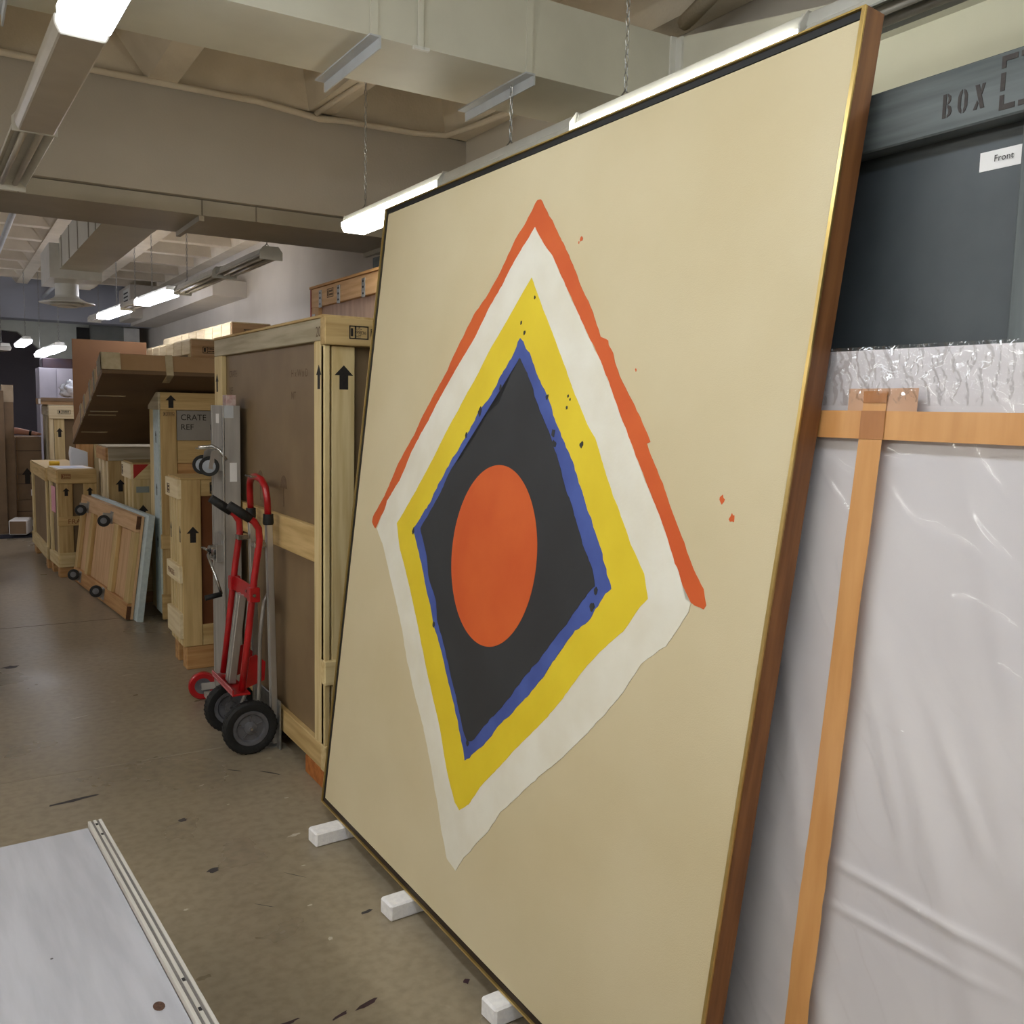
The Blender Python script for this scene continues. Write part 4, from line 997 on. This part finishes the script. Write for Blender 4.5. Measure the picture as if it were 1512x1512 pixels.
# stacked cartons
for lab, z0, z1, x0, x1 in (('top grey-brown carton with paper label, leftmost stack', .72, 1.19, .765, 1.055), ('middle carton of the leftmost stack', .40, .717, .76, 1.05), ('bottom carton of the leftmost stack', 0, .397, .75, 1.04)):
    t = thing('carton', lab, 'carton', (x0, 13.15, z0), group='cartons stacked far left')
    box('carton_body', 0, x1 - x0, 0, .5, 0, z1 - z0, CARD_D, t, .006); box('tape_strip', .0, x1 - x0, -.001, 0, (z1 - z0) * .62, (z1 - z0) * .62 + .006, BLACK, t)
    box('flap_seam', .008, .018, -.001, 0, 0, z1 - z0, CARD, t)
    box('paper_label', (x1 - x0) - .13, (x1 - x0) - .03, -.002, 0, (z1 - z0) * .15, (z1 - z0) * .15 + .08, PAPER, t)
    if z0 > .7: arrow(t, 'S', .12, -.12, .2, .002, .8)
o = thing('paper_box', 'small white and blue box lying on the floor, far left', 'box', (.625, 12.55, 0), -.25)
box('box_body', 0, .2, 0, .34, .02, .20, PAPER, o, .012); box('box_end', .012, .188, -.003, 0, .035, .185, CARD_D, o); box('blue_side', -.003, 0, .03, .33, .06, .16, M('blue_print', srgb(44, 64, 140), rough=.4), o)
o = box('dark_mat', 0, .55, 0, .3, 0, .012, M('dark_blue_cloth', srgb(34, 36, 48), rough=.9)); o.location = (.46, 12.5, 0); tag(o, 'dark cloth on the floor under the small white box', 'cloth')
box_ = bpy.data.objects['paper_box']; box_.location.z = .013
t = thing('cardboard_flat', 'tall flattened cardboard with torn paper top at the left edge', 'cardboard', (.535, 12.98, 0), .1)
box('front_sheet', 0, .11, 0, .04, 0, 1.76, CARD_D, t, .003); box('rear_sheet', .115, .22, .05, .11, 0, 1.81, CARD_D, t, .003); box('torn_wrap', .1, .225, .045, .115, 1.62, 1.83, M('kraft_pale', srgb(190, 172, 146), srgb(172, 154, 128), rough=.7), t)
box('edge_gap', .110, .115, .02, .06, 0, 1.6, BLACK, t)
# white cupboard
t = thing('white_cupboard', 'tall white cupboard with two doors behind the far crates', 'cupboard', (1.2, 15.0, 0))
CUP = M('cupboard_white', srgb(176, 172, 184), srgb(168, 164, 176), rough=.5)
box('cupboard_body', 0, 1.1, .02, .55, .0, 2.12, CUP, t)
for x in (.0, .225, .66): box('cupboard_door', x + .004, x + (.22 if x == 0 else .43), 0, .018, .05, 2.11, CUP, t, .002)
for x in (.2, .63): box('door_handle', x, x + .012, -.02, 0, 1.0, 1.12, CHROME, t)
o = box('storage_tub', 0, .9, 0, .4, 0, .14, M('navy_tub', srgb(40, 42, 66), srgb(70, 44, 40), rough=.6, scale=(2, 2, 2)), None, .01); o.location = (1.25, 15.05, 2.12); tag(o, 'dark tub lying on top of the white cupboard', 'tub')

# person: only a forearm shows past the cardboard, resting on the carton stack
V = [(.42, 13.62, .95), (.42, 13.62, 1.15), (.43, 13.6, 1.36), (.43, 13.58, 1.47), (.44, 13.54, 1.60),
     (.60, 13.56, 1.40), (.64, 13.42, 1.245), (.78, 13.33, 1.262), (.955, 13.28, 1.235), (1.0, 13.27, 1.225),
     (.25, 13.6, 1.40), (.2, 13.62, 1.1), (.24, 13.6, .85),
     (.50, 13.62, .88), (.50, 13.62, .48), (.50, 13.62, .06), (.50, 13.5, .03), (.33, 13.62, .88), (.33, 13.62, .48), (.33, 13.62, .06), (.33, 13.5, .03),
     (1.07, 13.25, 1.225), (1.07, 13.28, 1.22), (1.065, 13.31, 1.215), (1.05, 13.335, 1.21), (1.02, 13.22, 1.225)]
Ed = [(0, 1), (1, 2), (2, 3), (3, 4), (2, 5), (5, 6), (6, 7), (7, 8), (8, 9), (2, 10), (10, 11), (11, 12), (0, 13), (13, 14), (14, 15), (15, 16), (0, 17), (17, 18), (18, 19), (19, 20),
      (9, 21), (9, 22), (9, 23), (9, 24), (9, 25)]
Rd = [.14, .13, .15, .055, .10, .06, .046, .048, .03, .034, .06, .045, .04, .085, .06, .045, .04, .085, .06, .045, .04, .009, .009, .009, .008, .010]
me = bpy.data.meshes.new('person_body'); me.from_pydata(V, Ed, [])
pt = thing('person', 'person mostly hidden behind the cardboard, bare forearm resting on the cartons', 'person', (0, 0, 0))
po = link('body', me, SKIN, pt)
sk = po.modifiers.new('skin', 'SKIN')
for i, rr in enumerate(Rd):
    me.skin_vertices[0].data[i].radius = (rr, rr)
me.skin_vertices[0].data[0].use_root = True
ss = po.modifiers.new('sub', 'SUBSURF'); ss.levels = 2; ss.render_levels = 2
tube('wristband', [(.935, 13.286, 1.238), (.96, 13.279, 1.234)], .034, BLACK, pt, 14)
tube('shirt', [(.42, 13.62, .9), (.42, 13.62, 1.15), (.43, 13.6, 1.38), (.43, 13.59, 1.46)], [.19, .18, .19, .08], CLOTH, pt, 18)
tube('trousers', [(.42, 13.62, .02), (.42, 13.62, .5), (.42, 13.62, .92)], [.16, .17, .19], CLOTH, pt, 14)
